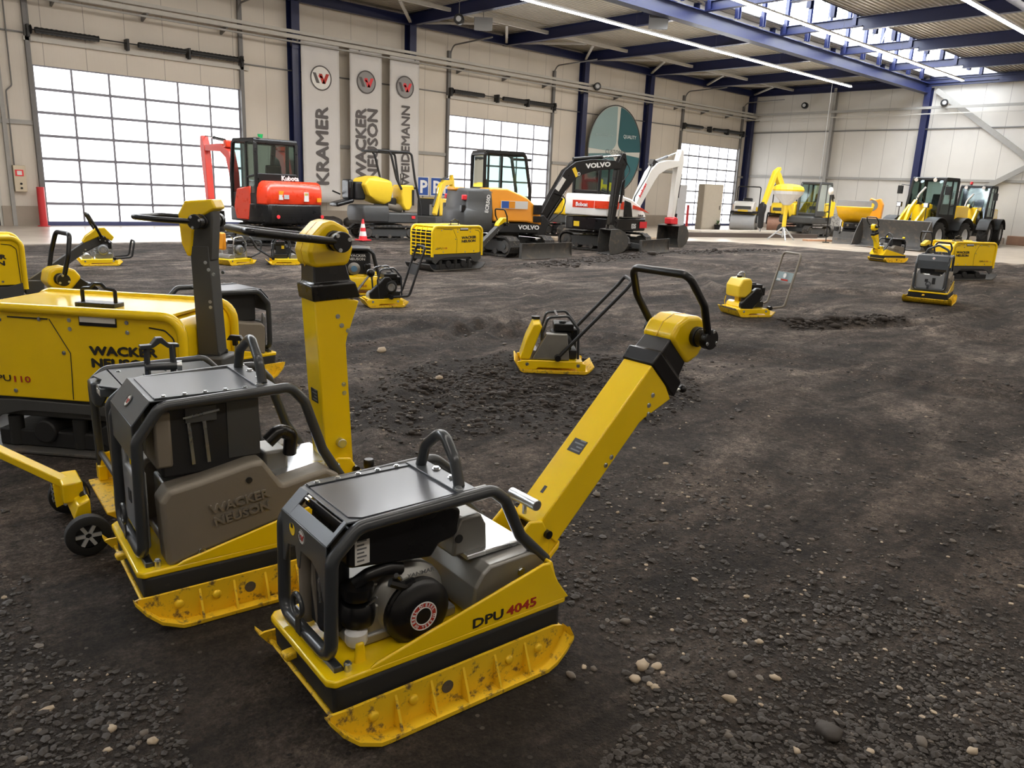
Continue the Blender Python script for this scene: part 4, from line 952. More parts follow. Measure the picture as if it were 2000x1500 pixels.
    if panel:
        f0, f1 = panel[0], panel[1]
        a = V((xa+(xb-xa)*f0, 0, za+(zb-za)*f0)); b = V((xa+(xb-xa)*f1, 0, za+(zb-za)*f1))
        g = MB(); g.bar(a, b, 2*hh, .004, (1, 0, 0)) if False else g.loft([[p+V((0, s*hh, 0))+V((q, 0, 0)) for s, q in ((-1, 0), (1, 0), (1, .006), (-1, .006))] for p in (a, b)]); pn = g.build('handle_panel', panel[2], root)
        if panel[2] is PLA:
            g = MB(); m_ = (a*.35+b*.65); g.lathe([(.035, 0), (.035, .002)], (m_.x-.003, 0, m_.z), (-1, 0, .2), 20); g.build('round_emblem', STW, pn)
            for q_, (y0_, y1_, mm) in enumerate(((hh*.75, hh*.35, INKW), (hh*.30, -hh*.45, INKR))): g = MB(); g.box(a.x+.002, a.x+.006, min(y0_, y1_), max(y0_, y1_), a.z+.012, a.z+.036); g.build('print_line', mm, pn)
    for sy in (-1, 1):
        g = MB(); g.cyl((handle[0][0], sy*(hh-.03), handle[0][1]), (handle[0][0], sy*(hh+.03), handle[0][1]), .028, n=14); g.build('handle_mount', BLK, root)
    return root
small_plate('plate compactor with yellow slab tank and grey cover on the loose gravel in the middle', (5.08, 4.86), -42, L=.62, W_=.42, tank='slab', kind='A', cover=ALU, handle=((.02, .15), (.58, .78), (.64, .86)), panel=None, hw=.22)
small_plate('plate compactor with big yellow water tank and tall loop handle, right of the middle', (9.95, 5.78), -25, L=.52, W_=.50, tank='front', kind='C', cover=BLK, cage=False, handle=((.24, .12), (.48, .14), (.66, .88)), panel=(.45, .63, PLA), hw=.20)
small_plate('small black plate compactor with tube frame and loop handle, middle left', (5.83, 8.80), -18, L=.50, W_=.36, kind='A', handle=((.05, .14), (.30, .15), (.52, .80)), panel=(.42, .62, BLKM), hw=.18)
r_ = small_plate('small vibratory plate with yellow side box, left of two before the red excavator', (6.22, 14.5), 20, L=.60, W_=.50, kind='B', tank=None, handle=((.22, .12), (.5, .20), (.55, .42)), hw=.2)
g = MB(); g.box(-.33, -.25, -.12, .12, .28, .60); g.build('water_tank', ORG, r_, .03)
small_plate('small vibratory plate with yellow brackets, right of two before the red excavator', (7.10, 14.2), 160, L=.55, W_=.48, kind='A', handle=((.22, .12), (.5, .3), (.6, .5)), hw=.2)
small_plate('small yellow and black plate compactor half hidden behind the dark arm on the left', (4.05, 15.1), -10, L=.6, W_=.48, kind='B', handle=((.22, .12), (.5, .14), (.56, .42)), hw=.2)
small_plate('plate compactor with thin tube handle at the far left before the grey door', (2.75, 17.2), 200, L=.75, W_=.55, kind='A', handle=((.24, .12), (.5, .5), (1.0, 1.1)), hw=.16)
# boxy plate with black frame and yellow lower body
def wp_plate():
    root = thing('framed_vibratory_plate', 'vibratory plate with black frame and yellow lower body behind the upright yellow handle', 'vibratory plate', (6.18, 10.05, 0), -30)
    g = MB(); g.prism([(-.42, .10), (-.36, .0), (.34, .0), (.44, .07), (.43, .085), (.33, .025), (-.35, .025), (-.41, .105)], -.26, .26); g.build('base_plate', YELD, root, .004)
    g = MB(); g.loft([[(x*s, y*s, z) for x, y in ((-.38, -.26), (.38, -.26), (.38, .26), (-.38, .26))] for z, s in ((.07, .96), (.10, 1), (.24, .97), (.28, .86))]); g.box(-.05, .34, -.20, .20, .24, .30); bd = g.build('lower_body', YEL, root, .02)
    text('1550', .05, INKR, bd, (.02, -.262, .12), (1, 0, 0), (0, 0, 1), 1.2, .01)
    for y in (-.22, .22): g = MB(); g.tube([(-.34, y, .22), (-.33, y, .60), (-.26, y, .66), (.16, y, .66), (.24, y, .60), (.32, y, .26)], .022, 8, rad=.06); g.build('frame_tube', BLKM, root)
    g = MB(); g.box(-.30, .20, -.20, .20, .655, .675); g.build('top_plate', HOODL, root, .004)
    g = MB(); g.box(-.26, .20, -.17, .17, .28, .62); eb = g.build('engine', BLKM, root, .03)
    text('WACKER', .05, INKW, eb, (-.12, -.173, .55), (1, 0, 0), (0, 0, 1), 1.2, .02); text('NEUSON', .05, INKW, eb, (-.12, -.173, .50), (1, 0, 0), (0, 0, 1), 1.2, .02)
    g = MB(); g.lathe([(.085, 0), (.09, .03), (.06, .05)], (-.04, -.17, .38), (0, -1, 0), 24); rc = g.build('recoil_starter', ALU, root)
    g = MB(); g.lathe([(.045, 0), (.045, .005)], (-.04, -.22, .38), (0, -1, 0), 18); g.build('recoil_hub', mat('blue_print2', (.10, .22, .35), .4), rc)
    g = MB(); g.box(.10, .20, -.24, -.10, .30, .46); g.build('air_filter', BLK, root, .02)
wp_plate()
# ------------------------------------------------------------------ excavators
def stadium(l, h, n=8, z0=0.):
    r = h/2; P = []
    for k in range(n+1): a = -PI/2 + PI*k/n; P.append((l/2-r+r*math.cos(a), z0+r+r*math.sin(a)))
    for k in range(n+1): a = PI/2 + PI*k/n; P.append((-l/2+r+r*math.cos(a), z0+r+r*math.sin(a)))
    return P
def resample(P, step):
    out = []; n = len(P)
    for i in range(n):
        a = P[i]; b = P[(i+1) % n]; d = math.hypot(b[0]-a[0], b[1]-a[1]); k = max(1, round(d/step))
        out += [(a[0]+(b[0]-a[0])*j/k, a[1]+(b[1]-a[1])*j/k) for j in range(k)]
    return out
def track(par, y, l, h, w, lug=True):
    P = resample(stadium(l, h, 10), .055); c = (0, h/2); n = len(P) // 2 * 2
    def off(p, d):
        cx = max(-(l/2-h/2), min(l/2-h/2, p[0])); v = (p[0]-cx, p[1]-h/2); m = math.hypot(*v) or 1
        return (p[0]+v[0]/m*d, p[1]+v[1]/m*d)
    out = [off(p, 0 if i % 2 else -.02) for i, p in enumerate(P)]; inn = [off(p, -.055) for p in P]
    for i, p in enumerate(out): 
        if p[1] < 0: out[i] = (p[0], 0)
    g = MB(); L = [[(p[0], y-w/2, p[1]) for p in inn], [(p[0], y-w/2, p[1]) for p in out], [(p[0], y+w/2, p[1]) for p in out], [(p[0], y+w/2, p[1]) for p in inn]]
    L.append(L[0]); g.loft(L, cap=False); t = g.build('track', TRK, par)
    s = -1 if y < 0 else 1
    g = MB(); g.prism(resample(stadium(l-.34, h*.5, 6, h*.25), .2), y-w*.3, y+w*.34*1); g.build('track_frame', DGR, t, .01)
    for x in (-l/2+h/2, l/2-h/2):
        g = MB(); g.lathe([(h*.30, -w*.42), (h*.36, -w*.3), (h*.36, w*.3), (h*.30, w*.42), (h*.14, w*.44)], (x, y, h/2), (0, 1, 0), 20); g.build('sprocket', BKT, t)
        g = MB(); g.lathe([(h*.12, 0), (h*.12, .02)], (x, y+s*w*.43, h/2), (0, s, 0), 12); g.build('hub', DGR, t)
    for k in range(3):
        x = -l*.22 + l*.22*k; g = MB(); g.lathe([(h*.13, -w*.4), (h*.13, w*.4)], (x, y, .055+h*.13), (0, 1, 0), 12); g.build('roller', BKT, t)
def bucket(par, p, ang, s=1., w=.6, m=BKT, teeth=True, y=0., hitch=None):
    a = R(ang); M = Matrix(((math.cos(a), 0, -math.sin(a), p[0]), (0, 1, 0, y), (math.sin(a), 0, math.cos(a), p[1]), (0, 0, 0, 1)))
    # local: opening toward -x, hinge at origin, z down negative
    back = [(-.16, 0), (.12, .0), (.32, -.10), (.44, -.30), (.43, -.50), (.30, -.66), (.10, -.73), (-.20, -.74)]
    g = MB(M); q = [(x*s, z*s) for x, z in back]
    th = .02
    def off(i):
        a0 = q[max(0, i-1)]; a1 = q[min(len(q)-1, i+1)]; d = (a1[0]-a0[0], a1[1]-a0[1]); m_ = math.hypot(*d); return (q[i][0]+d[1]/m_*-th*-1, q[i][1]-d[0]/m_*-th*-1)
    inner = [off(i) for i in range(len(q))]
    g.loft([[(a_[0], -w/2, a_[1]), (a_[0], w/2, a_[1]), (b_[0], w/2, b_[1]), (b_[0], -w/2, b_[1])] for a_, b_ in zip(q, inner)])
    for yy in (-w/2, w/2-.018): g.prism(q[:1]+q[1:]+[(-.24*s, -.45*s)], yy, yy+.018)
    b = g.build('bucket', m, par, .004)
    if teeth:
        for k in range(4):
            g = MB(M); yy = -w/2+.06+(w-.12)*k/3; g.loft([[((-.20-u)*s, yy+e, (-.74+v)*s) for e, v in ((-t, -.02), (t, -.02), (t, .02-f), (-t, .02-f))] for u, t, f in ((0, .03, 0), (.10, .022, .03))]); g.build('tooth', LGR if teeth == 2 else m, b)
    g = MB(M); g.prism([(-.10*s, 0), (-.08*s, .12*s), (.02*s, .12*s), (.14*s, 0)], -.10, -.07); g.prism([(-.10*s, 0), (-.08*s, .12*s), (.02*s, .12*s), (.14*s, 0)], .07, .10); g.build('bucket_ear', hitch or m, b, .006)
    return b
def plate_boom(par, name, pts, w, m, y=0., bev=.012):
    """pts: (x, z, h) centreline with section height"""
    g = MB(); n = len(pts); L = []
    for i, (x, z, h) in enumerate(pts):
        a = pts[max(0, i-1)]; b = pts[min(n-1, i+1)]; d = V((b[0]-a[0], 0, b[1]-a[1])).normalized(); nn = V((-d.z, 0, d.x))
        c = V((x, y, z)); L.append([c+nn*h/2+V((0, -w/2, 0)), c+nn*h/2+V((0, w/2, 0)), c-nn*h/2+V((0, w/2, 0)), c-nn*h/2+V((0, -w/2, 0))])
    g.loft(L); return g.build(name, m, par, bev)
def ram(par, a, b, y=0., r=.045, f=.55, m=BLK):
    a = V((a[0], y, a[1])); b = V((b[0], y, b[1])); c = a+(b-a)*f
    g = MB(); g.cyl(a, c, r, n=12); g.cyl(c-(b-a).normalized()*.03, c, r*1.15, n=12); o = g.build('hydraulic_cylinder', m, par)
    g = MB(); g.cyl(c, b, r*.5, n=10); g.build('piston_rod', CHR, o); return o
def hose(par, pts, y=0., r=.012, m=BLK):
    g = MB(); g.tube([V((p[0], p[2] if len(p) > 2 else y, p[1])) for p in pts], r, 6, rad=.15, seg=5); g.build('hose', m, par)
def cab(root, x0, x1, y0, y1, z0, z1, m=BLK, lean=.12, pw=.045, low=.5, gl=TGL, roof=None, seat=True, rear_low=None):
    """box cab with posts and panes; low: height of the lower panels"""
    c = bpy.data.objects.new('cab', None); 
    g = MB(); g.box(x0+.02, x1-.02, y0+.02, y1-.02, z0, z0+.04); g.box(x0, x0+.05, y0, y1, z0, z0+low); 
    g.box(x0, x1, y0, y0+.03, z0, z0+low*.45); g.box(x0, x1, y1-.03, y1, z0, z0+low*.45); g.box(x1-.05, x1, y0, y1, z0, z0+low*.3)
    cb = g.build('cab_base', m, root, .01)
    g = MB()
    for y in (y0+pw/2, y1-pw/2):
        g.tube([(x1, y, z0), (x1, y, z0+low), (x1-lean, y, z1-.04), (x1-lean-.1, y, z1), (x0+.06, y, z1), (x0, y, z1-.05), (x0, y, z0)], pw, 6, rad=.09, seg=4)
        xm = x0+(x1-x0)*.36; g.tube([(xm, y, z0), (xm, y, z1)], pw*.7, 6)
        g.tube([(x0, y, z0+low), (xm, y, z0+low*.92)], pw*.6, 6)
    for x, z in ((x1-lean-.05, z1-.02), (x0, z1-.03), (x0, z0+low), (x1, z0+.1)): g.tube([(x, y0, z), (x, y1, z)], pw*.8, 6)
    g.build('cab_frame', m, root)
    g = MB(); g.prism([(x0-.02, z1-.01), (x0+.02, z1+.06), (x1-lean-.06, z1+.06), (x1-lean+.02, z1-.0)], y0-.01, y1+.01, rad=.02); g.build('roof', roof or m, root, .02)
    for y in (y0+.012, y1-.012):
        g = MB(); g.add([(x0+.03, y, z0+low*.45), (x1-.02, y, z0+low*.45), (x1-lean, y, z1-.06), (x0+.04, y, z1-.04)], [(0, 1, 2, 3)]); g.build('side_window', gl, root)
    g = MB(); g.add([(x0, y0+.03, z0+low), (x0, y1-.03, z0+low), (x0+.01, y1-.03, z1-.04), (x0+.01, y0+.03, z1-.04)], [(0, 1, 2, 3)]); g.build('rear_window', gl, root)
    g = MB(); g.add([(x1, y0+.03, z0+low*.3), (x1, y1-.03, z0+low*.3), (x1-lean, y1-.03, z1-.05), (x1-lean, y0+.03, z1-.05)], [(0, 1, 2, 3)]); g.build('windscreen', gl, root)
    if seat:
        ym = (y0+y1)/2; xs = x0+.18
        g = MB(); g.box(xs, xs+.45, ym-.2, ym+.2, z0+.3, z0+.45); g.prism([(xs-.02, z0+.4), (xs-.1, z0+1.0), (xs, z0+1.02), (xs+.1, z0+.42)], ym-.2, ym+.2); g.box(xs+.3, xs+.6, ym-.3, ym-.24, z0+.45, z0+.6); g.build('seat', BLKM, root, .03)
        g = MB(); g.cyl((x1-.3, ym, z0+.05), (x1-.35, ym+.1, z0+.62), .02, n=8); g.cyl((x1-.25, ym-.1, z0+.05), (x1-.3, ym-.15, z0+.6), .02, n=8); g.ball((x1-.35, ym+.1, z0+.65), .04); g.build('control_lever', BLKM, root)
def undercarriage(root, rz, l=2.1, gw=1.5, tw=.32, h=.52, blade=True, bx=1.45, bw=None, bh=.32, bm=BKT, zc=.0):
    u = bpy.data.objects.new('undercarriage', None)
    g = MB(); g.box(-.45, .45, -gw/2+.1, gw/2-.1, .22, .42); g.cyl((0, 0, .4), (0, 0, h+.06), .36, n=24); uc = g.build('undercarriage', DGR, root, .02); uc.rotation_euler = (0, 0, R(rz))
    for s in (-1, 1):
        P = resample; track(uc, s*(gw/2-tw/2), l, h, tw)
    if blade:
        bw = bw or gw+.2
        g = MB(); g.loft([[(bx+x, -bw/2, .02+z), (bx+x, bw/2, .02+z), (bx+x+.03, bw/2, .02+z), (bx+x+.03, -bw/2, .02+z)] for x, z in ((.07, 0), (.01, bh*.35), (0, bh*.7), (.05, bh))]); g.box(bx-.0, bx+.08, -bw/2, -bw/2+.02, .02, bh+.02); g.box(bx, bx+.08, bw/2-.02, bw/2, .02, bh+.02); bl = g.build('dozer_blade', bm, uc, .004)
        for s in (-1, 1): g = MB(); g.bar((.4, s*.35, .28), (bx+.02, s*.45, .18), .08, .12); g.build('blade_arm', DGR, bl)
    return uc
def chain(label, o, rz, trz, spec):
    root = thing('mini_excavator', label, 'excavator', (o[0], o[1], 0), rz, spec.get('group')); root.scale = [spec.get('sc', 1)]*3
    undercarriage(root, trz, **spec.get('uc', {}))
    return root
def text2(s, size, m, par, o, right, up, sx=1.1, bold=.02, **k): return text(s, size, m, par, o, right, up, sx, bold, .003, **k)
# --- orange excavator with black boom
def orange_excavator():
    r = chain('orange and dark grey mini excavator with long black boom reaching right', (13.43, 14.80), -19, -70, dict(uc=dict(l=2.1, gw=1.55, tw=.34, h=.50, bx=1.45, bw=1.75, bh=.36)))
    g = MB(); g.prism([(-1.45, -.45), (-1.28, -.74), (-.9, -.86), (.55, -.84), (.72, -.3), (.72, .6), (.5, .84), (-1.0, .84), (-1.32, .7), (-1.47, .4)], .56, .80, 'z', rad=.12); g.build('turntable_deck', BLKM, r, .03)
    g = MB(); L = [[(x*s-.35*(1-s), y*s, z) for x, y in ((-1.50, -.40), (-1.34, -.72), (-1.0, -.86), (-.70, -.87), (-.70, .86), (-1.0, .84), (-1.34, .7), (-1.50, .4))] for z, s in ((.60, .98), (.75, 1.03), (1.05, 1.02), (1.12, .97), (1.3, .95), (1.52, .93), (1.58, .88))]; g.loft(L); cw = g.build('counterweight', DGR, r, .03)
    for y in (-.62, .62): g = MB(); g.box(-1.40, -1.28, y-.05, y+.05, 1.3, 1.42); lt = g.build('tail_lamp', REDK, cw, .02); g = MB(); g.box(-1.43, -1.33, y-.085, y+.085, 1.02, 1.2); g.build('lamp_recess', BLK, cw, .02)
    g = MB(); g.box(-1.47, -1.2, -.3, .3, 1.50, 1.60); g.build('rear_cap', ORG, r, .04)
    g = MB(); g.loft([[(-.78, y, 1.60) for y in (-.80, -.10)] + [(-.70, -.10, .83), (-.70, -.87, .83)], [(-.3, -.80, 1.60), (-.3, -.10, 1.62), (-.3, -.10, .83), (-.3, -.88, .83)], [(.2, -.80, 1.42), (.2, -.10, 1.46), (.2, -.10, .83), (.2, -.88, .83)], [(.62, -.72, 1.12), (.62, -.12, 1.16), (.64, -.12, .76), (.64, -.80, .76)]]); hd = g.build('side_hood', ORG, r, .04)
    for z0, z1 in ((.83, .98), (1.02, 1.25)): g = MB(); g.box(.38, .60, -.86, -.80, z0, z1-.03*0); g.build('vent_grille', BLK, hd, .01)
    g = MB(); g.box(-.50, .20, -.89, -.875, 1.14, 1.32); st = g.build('banner_sticker', STW, hd)
    g = MB(); g.box(-.49, -.30, -.893, -.888, 1.15, 1.31); g.build('blue_square', mat('sticker_blue', (.03, .10, .40), .5), st); g = MB(); g.box(-.30, -.14, -.893, -.888, 1.15, 1.31); g.build('orange_square', ORG, st)
    text2('VOLVO', .14, INKW, r, (-.02, -.875, .66), (1, 0, 0), (0, 0, 1), 1.2, .03)
    text2('ECR50D', .12, INKW, cw, (-.84, -.905, 1.02), (0.12, 0, 1), (-1, 0, .12), 1., .03)
    cab(r, -.62, .62, -.08, .84, .80, 2.44, BLK, lean=.16, low=.78)
    g = MB(); g.box(.3, .8, .3, .5, 2.30, 2.36); g.build('lamp_bar', BLK, r)
    # swing post, boom, stick
    g = MB(); g.prism([(.6, .5), (.6, .95), (.95, 1.0), (1.1, .85), (1.0, .45)], -.28, -.02); g.build('swing_post', BLKM, r, .03)
    Y = -.15
    bm = plate_boom(r, 'boom', [(.88, .85, .16), (1.25, 1.46, .26), (1.62, 2.00, .36), (1.85, 2.17, .36), (2.3, 2.28, .30), (2.9, 2.32, .22), (3.12, 2.29, .15)], .22, BLK, Y)
    text2('VOLVO', .16, INKW, bm, (2.08, Y-.115, 2.19), (1, 0, .12), (-.12, 0, 1), 1.35, .04)
    g = MB(); g.bar((1.72, Y-.112, 2.18), (1.84, Y-.112, 1.98), .006, .10, (0, 0, 1)); g.build('yellow_sticker', YELL, bm)
    g = MB(); g.bar((1.40, Y-.112, 1.95), (1.55, Y-.112, 1.65), .006, .09, (0, 0, 1)) if False else g.bar((1.28, Y-.112, 1.62), (1.47, Y-.112, 1.92), .006, .12); g.build('load_chart', STW, bm)
    g = MB(); g.ring((1.88, Y-.115, 2.04), (0, 1, 0), .035, .012); g.build('pin_ring', LGR, bm)
    ram(r, (.98, .70), (1.86, 2.02), Y-.0, .055, .55, BLK)
    ram(r, (1.75, 2.40), (3.14, 2.56), Y, .05, .6)
    st = plate_boom(r, 'stick', [(3.20, 2.62, .10), (3.18, 2.38, .28), (3.10, 2.1, .22), (2.98, .78, .14)], .18, BLK, Y)
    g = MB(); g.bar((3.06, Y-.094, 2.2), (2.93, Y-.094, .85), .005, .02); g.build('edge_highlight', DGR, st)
    ram(r, (3.30, 1.95), (3.20, .95), Y, .04, .6)
    g = MB(); g.bar((3.02, Y, .95), (3.20, Y, .85), .1, .05); g.bar((3.2, Y, .9), (3.1, Y, .6), .1, .05); g.build('bucket_link', BLKM, r)
    hose(r, [(1.0, .9), (1.3, 1.7), (1.7, 2.34), (2.6, 2.48), (3.2, 2.34)], Y+.05); hose(r, [(3.2, 2.5), (3.42, 2.2), (3.2, 1.9), (3.12, 1.6)], Y-.1)
    hose(r, [(1.2, 1.55, Y-.13), (1.55, 1.45, Y-.16), (1.45, 1.1, Y-.14), (1.1, .8, Y-.1)], r=.015)
    bucket(r, (2.98, .68), 4, .88, .62, BKT, True, Y)
orange_excavator()
# --- white/red/black excavator with white boom
def white_excavator():
    r = chain('white and red mini excavator with black base and white boom, right of the orange one', (17.59, 15.03), 4, -82, dict(uc=dict(l=2.2, gw=1.7, tw=.34, h=.52, bx=1.55, bw=1.8, bh=.38)))
    g = MB(); g.prism([(-1.05, -.4), (-.95, -.75), (-.7, -.87), (.75, -.87), (.9, -.5), (.9, .6), (.75, .87), (-.7, .87), (-.95, .75), (-1.05, .4)], .58, .93, 'z', rad=.12); dk = g.build('turntable_deck', BLK, r, .03)
    g = MB(); L = [[(x, y, z) for x, y in ((-1.10-e, -.40), (-1.0-e, -.76), (-.7, -.89-e*.5), (-.45, -.89), (-.45, .86), (-.7, .86), (-1.0-e, .74), (-1.10-e, .4))] for z, e in ((.97, 0), (1.2, .02), (1.5, 0), (1.56, -.04))]; g.loft(L); rr = g.build('rear_cover', WHT, r, .03)
    g = MB(); g.prism([(-1.14, -.41), (-1.035, -.78), (-.72, -.91), (-.46, -.91), (-.46, -.86), (-.70, -.86), (-1.0, -.73), (-1.08, -.4)], 1.18, 1.38, 'z'); g.build('red_band', RED, rr)
    g = MB(); g.box(-1.12, -1.08, -.38, .38, 1.18, 1.38); g.build('red_band', RED, rr)
    text2('Bobcat', .15, INKW, rr, (-1.145, .25, 1.22), (0, -1, 0), (0, 0, 1), 1., .03)
    g = MB(); g.loft([[(-.48, -.89, .95), (-.48, -.12, .95), (-.48, -.12, 1.56), (-.48, -.84, 1.54)], [(0, -.89, .95), (0, -.12, .95), (0, -.12, 1.5), (0, -.84, 1.46)], [(.5, -.88, .95), (.5, -.12, .95), (.5, -.12, 1.32), (.5, -.8, 1.28)], [(.88, -.78, .95), (.88, -.12, .95), (.86, -.12, 1.14), (.86, -.7, 1.10)]]); hd = g.build('side_hood', WHT, r, .04)
    g = MB(); g.prism([(-.42, .97), (-.40, 1.42), (-.12, 1.36), (.0, .97)], -.905, -.88); gr = g.build('vent_grille', BLK, hd)
    g = MB(); g.prism([(.02, 1.20), (.02, 1.30), (.45, 1.22), (.84, 1.08), (.5, 1.14)], -.905, -.87); g.build('red_stripe', RED, hd)
    text2('Bobcat', .09, INK, hd, (.28, -.905, .99), (1, 0, 0), (0, 0, 1), 1., .02)
    text2('E35', .17, INKW, dk, (.02, -.876, .66), (1, 0, 0), (0, 0, 1), .9, .03)
    g = MB(); g.box(.42, .78, -.885, -.875, .66, .84); g.build('red_sticker', REDK, dk); g = MB(); g.box(-1.06, -1.045, .15, .35, .66, .80); g.build('yellow_sticker', YELL, dk)
    cab(r, -.55, .62, -.1, .86, .95, 2.40, BLK, lean=.1, low=.68, gl=TGL)
    g = MB(); g.box(-.45, .3, .0, .8, 2.45, 2.49); g.build('roof_hatch', WHTD, r, .01)
    g = MB(); g.cyl((-.3, .2, 2.46), (-.3, .2, 2.58), .04, n=12); g.build('green_beacon', GRN, r)
    g = MB(); g.box(-.575, -.56, .1, .4, 1.42, 1.56); g.build('red_sticker', REDK, r)
    g = MB(); g.prism([(.85, .55), (.85, 1.0), (1.2, 1.02), (1.35, .8), (1.2, .5)], -.16, .16); g.build('swing_post', BLKM, r, .03)
    sx = .86; X = lambda x: 1.15+(x-1.998)*1.0
    bm = plate_boom(r, 'boom', [(1.18, .95, .18), (1.6, 1.55, .28), (2.05, 2.15, .38), (2.32, 2.38, .36), (2.8, 2.52, .28), (3.5, 2.60, .18)], .22, WHT, 0)
    text2('bobcat', .15, REDK, bm, (1.46, -.115, 1.5), (.58, 0, .8), (-.8, 0, .58), 1.2, .03)
    ram(r, (1.25, .75), (2.1, 2.02), 0, .055, .6); ram(r, (2.1, 2.55), (3.55, 2.95), 0, .045, .55, MGR)
    g = MB(); g.prism([(2.0, 2.5), (2.1, 2.65), (2.4, 2.55), (2.3, 2.4)], -.08, .08); g.build('ram_bracket', BLK, r)
    plate_boom(r, 'stick', [(3.66, 3.02, .12), (3.62, 2.62, .34), (3.58, 2.2, .26), (3.44, .92, .16)], .18, WHT, 0)
    ram(r, (3.82, 2.3), (3.66, 1.05), 0, .045, .6)
    hose(r, [(1.2, 1.0, -.1), (1.15, 1.5, -.12), (1.7, 2.1, -.12), (2.0, 2.5, -.1)], r=.02)
    g = MB(); g.bar((3.48, 0, 1.0), (3.68, 0, 1.02), .14, .06); g.bar((3.68, 0, 1.04), (3.62, 0, .78), .14, .06); g.build('bucket_link', BLK, r)
    g = MB(); g.prism([(3.28, .72), (3.26, .92), (3.42, .90), (3.52, .96), (3.70, .90), (3.72, .70)], -.12, .12); g.build('quick_coupler', REDK, r, .03)
    bucket(r, (3.50, .70), 8, .96, .80, BKT, 2, 0)
white_excavator()
# --- red excavator
def red_excavator():
    r = chain('red mini excavator with black cab before the large left door', (9.22, 18.76), 95, 60, dict(uc=dict(l=2.1, gw=1.6, tw=.32, h=.5, bx=1.4, bw=1.7, bh=.35)))
    g = MB(); g.prism([(-.95, -.3), (-.85, -.68), (-.6, -.85), (.75, -.85), (.85, -.4), (.85, .5), (.75, .85), (-.6, .85), (-.85, .68), (-.95, .3)], .56, .90, 'z', rad=.12); g.build('turntable_deck', BLK, r, .03)
    g = MB(); L = [[(x, y, z) for x, y in ((-1.0-e, -.38), (-.9-e, -.72), (-.6, -.88), (-.1, -.88), (-.1, .86), (-.6, .88), (-.9-e, .72), (-1.0-e, .38))] for z, e in ((.55, 0), (.80, .02), (1.02, .0))]; g.loft(L); cw = g.build('counterweight', BLK, r, .04)
    for y in (-.72, .55): g = MB(); g.lathe([(.045, 0), (.045, .02)], (-.99 if abs(y) < .6 else -.93, y, .72), (-1, 0, 0), 14); g.build('reflector', REDK, cw)
    g = MB(); L = [[(x, y, z) for x, y in ((-1.0-e, -.34), (-.9-e, -.74), (-.6, -.92+f), (.30, -.90+f), (.30, .62), (-.6, .88-f), (-.9-e, .74-f), (-1.0-e, .38))] for z, e, f in ((.98, -.02, 0), (1.2, .02, 0), (1.38, 0, .02), (1.50, -.06, .08), (1.55, -.16, .14))]; g.loft(L); hd = g.build('rear_hood', RED, r, .05)
    g = MB(); g.prism([(-.3, 1.03), (-.3, 1.42), (.35, 1.34), (.5, .9), (.4, .6), (-.2, .6)], .80, .87); g.build('side_panel', RED, r, .03)
    for y, z, w_, h_, m_ in ((.42, 1.28, .18, .09, ORG), (.46, 1.18, .10, .12, STW), (.33, 1.19, .13, .10, LGR), (-.22, 1.20, .12, .22, STW), (-.60, 1.13, .11, .10, ORG), (-.22, 1.26, .11, .06, YELL)):
        g = MB(); xx = -1.03 if abs(y) < .4 else -1.0; g.bar((xx+.01, y-w_/2, z), (xx+.0 if abs(y) < .4 else xx+.05, y+w_/2*1, z), .01, h_) if False else g.box(xx-.005, xx+.03, y-w_/2, y+w_/2, z-h_/2, z+h_/2); g.build('warning_sticker', m_, hd)
    cab(r, -.55, .60, -.28, .86, .9, 2.46, BLK, lean=.12, low=.78, gl=TGL, pw=.05)
    g = MB(); g.box(-.60, -.54, -.24, .82, 1.48, 1.72); bp = g.build('rear_panel', BLK, r, .02)
    text2('Kubota', .155, INKW, bp, (-.604, .20, 1.57), (0, -1, 0), (0, 0, 1), 1.05, .03)
    g = MB(); g.box(-.56, -.40, .70, .80, 2.52, 2.54); g.build('roof_lamp', CHR, r); g = MB(); g.lathe([(.05, 0), (.06, .06), (.07, .1)], (-.3, .55, 2.52), (0, 0, 1), 12); g.build('green_beacon', GRN, r)
    g = MB(); g.prism([(.80, .5), (.80, .95), (1.1, 1.0), (1.25, .75), (1.15, .45)], .0, .3); g.build('swing_post', BLKM, r, .03)
    Y = .50
    plate_boom(r, 'boom', [(1.05, .95, .16), (1.1, 1.7, .2), (1.25, 2.15, .24), (1.6, 2.32, .2), (2.4, 2.32, .15)], .18, REDB, Y)
    g = MB(); g.box(1.25, 1.42, Y-.1, Y+.1, 2.32, 2.5); g.build('boom_bracket', RED, r, .03)
    plate_boom(r, 'stick', [(2.58, 2.62, .10), (2.55, 2.34, .22), (2.5, 2.0, .2), (2.40, .8, .14)], .18, REDB, Y)
    ram(r, (2.72, 2.2), (2.55, .95), Y, .045, .6, REDB); ram(r, (1.5, 2.5), (2.5, 2.62), Y, .04)
    bucket(r, (2.38, .72), 5, .85, .6, BKT, True, Y)
red_excavator()
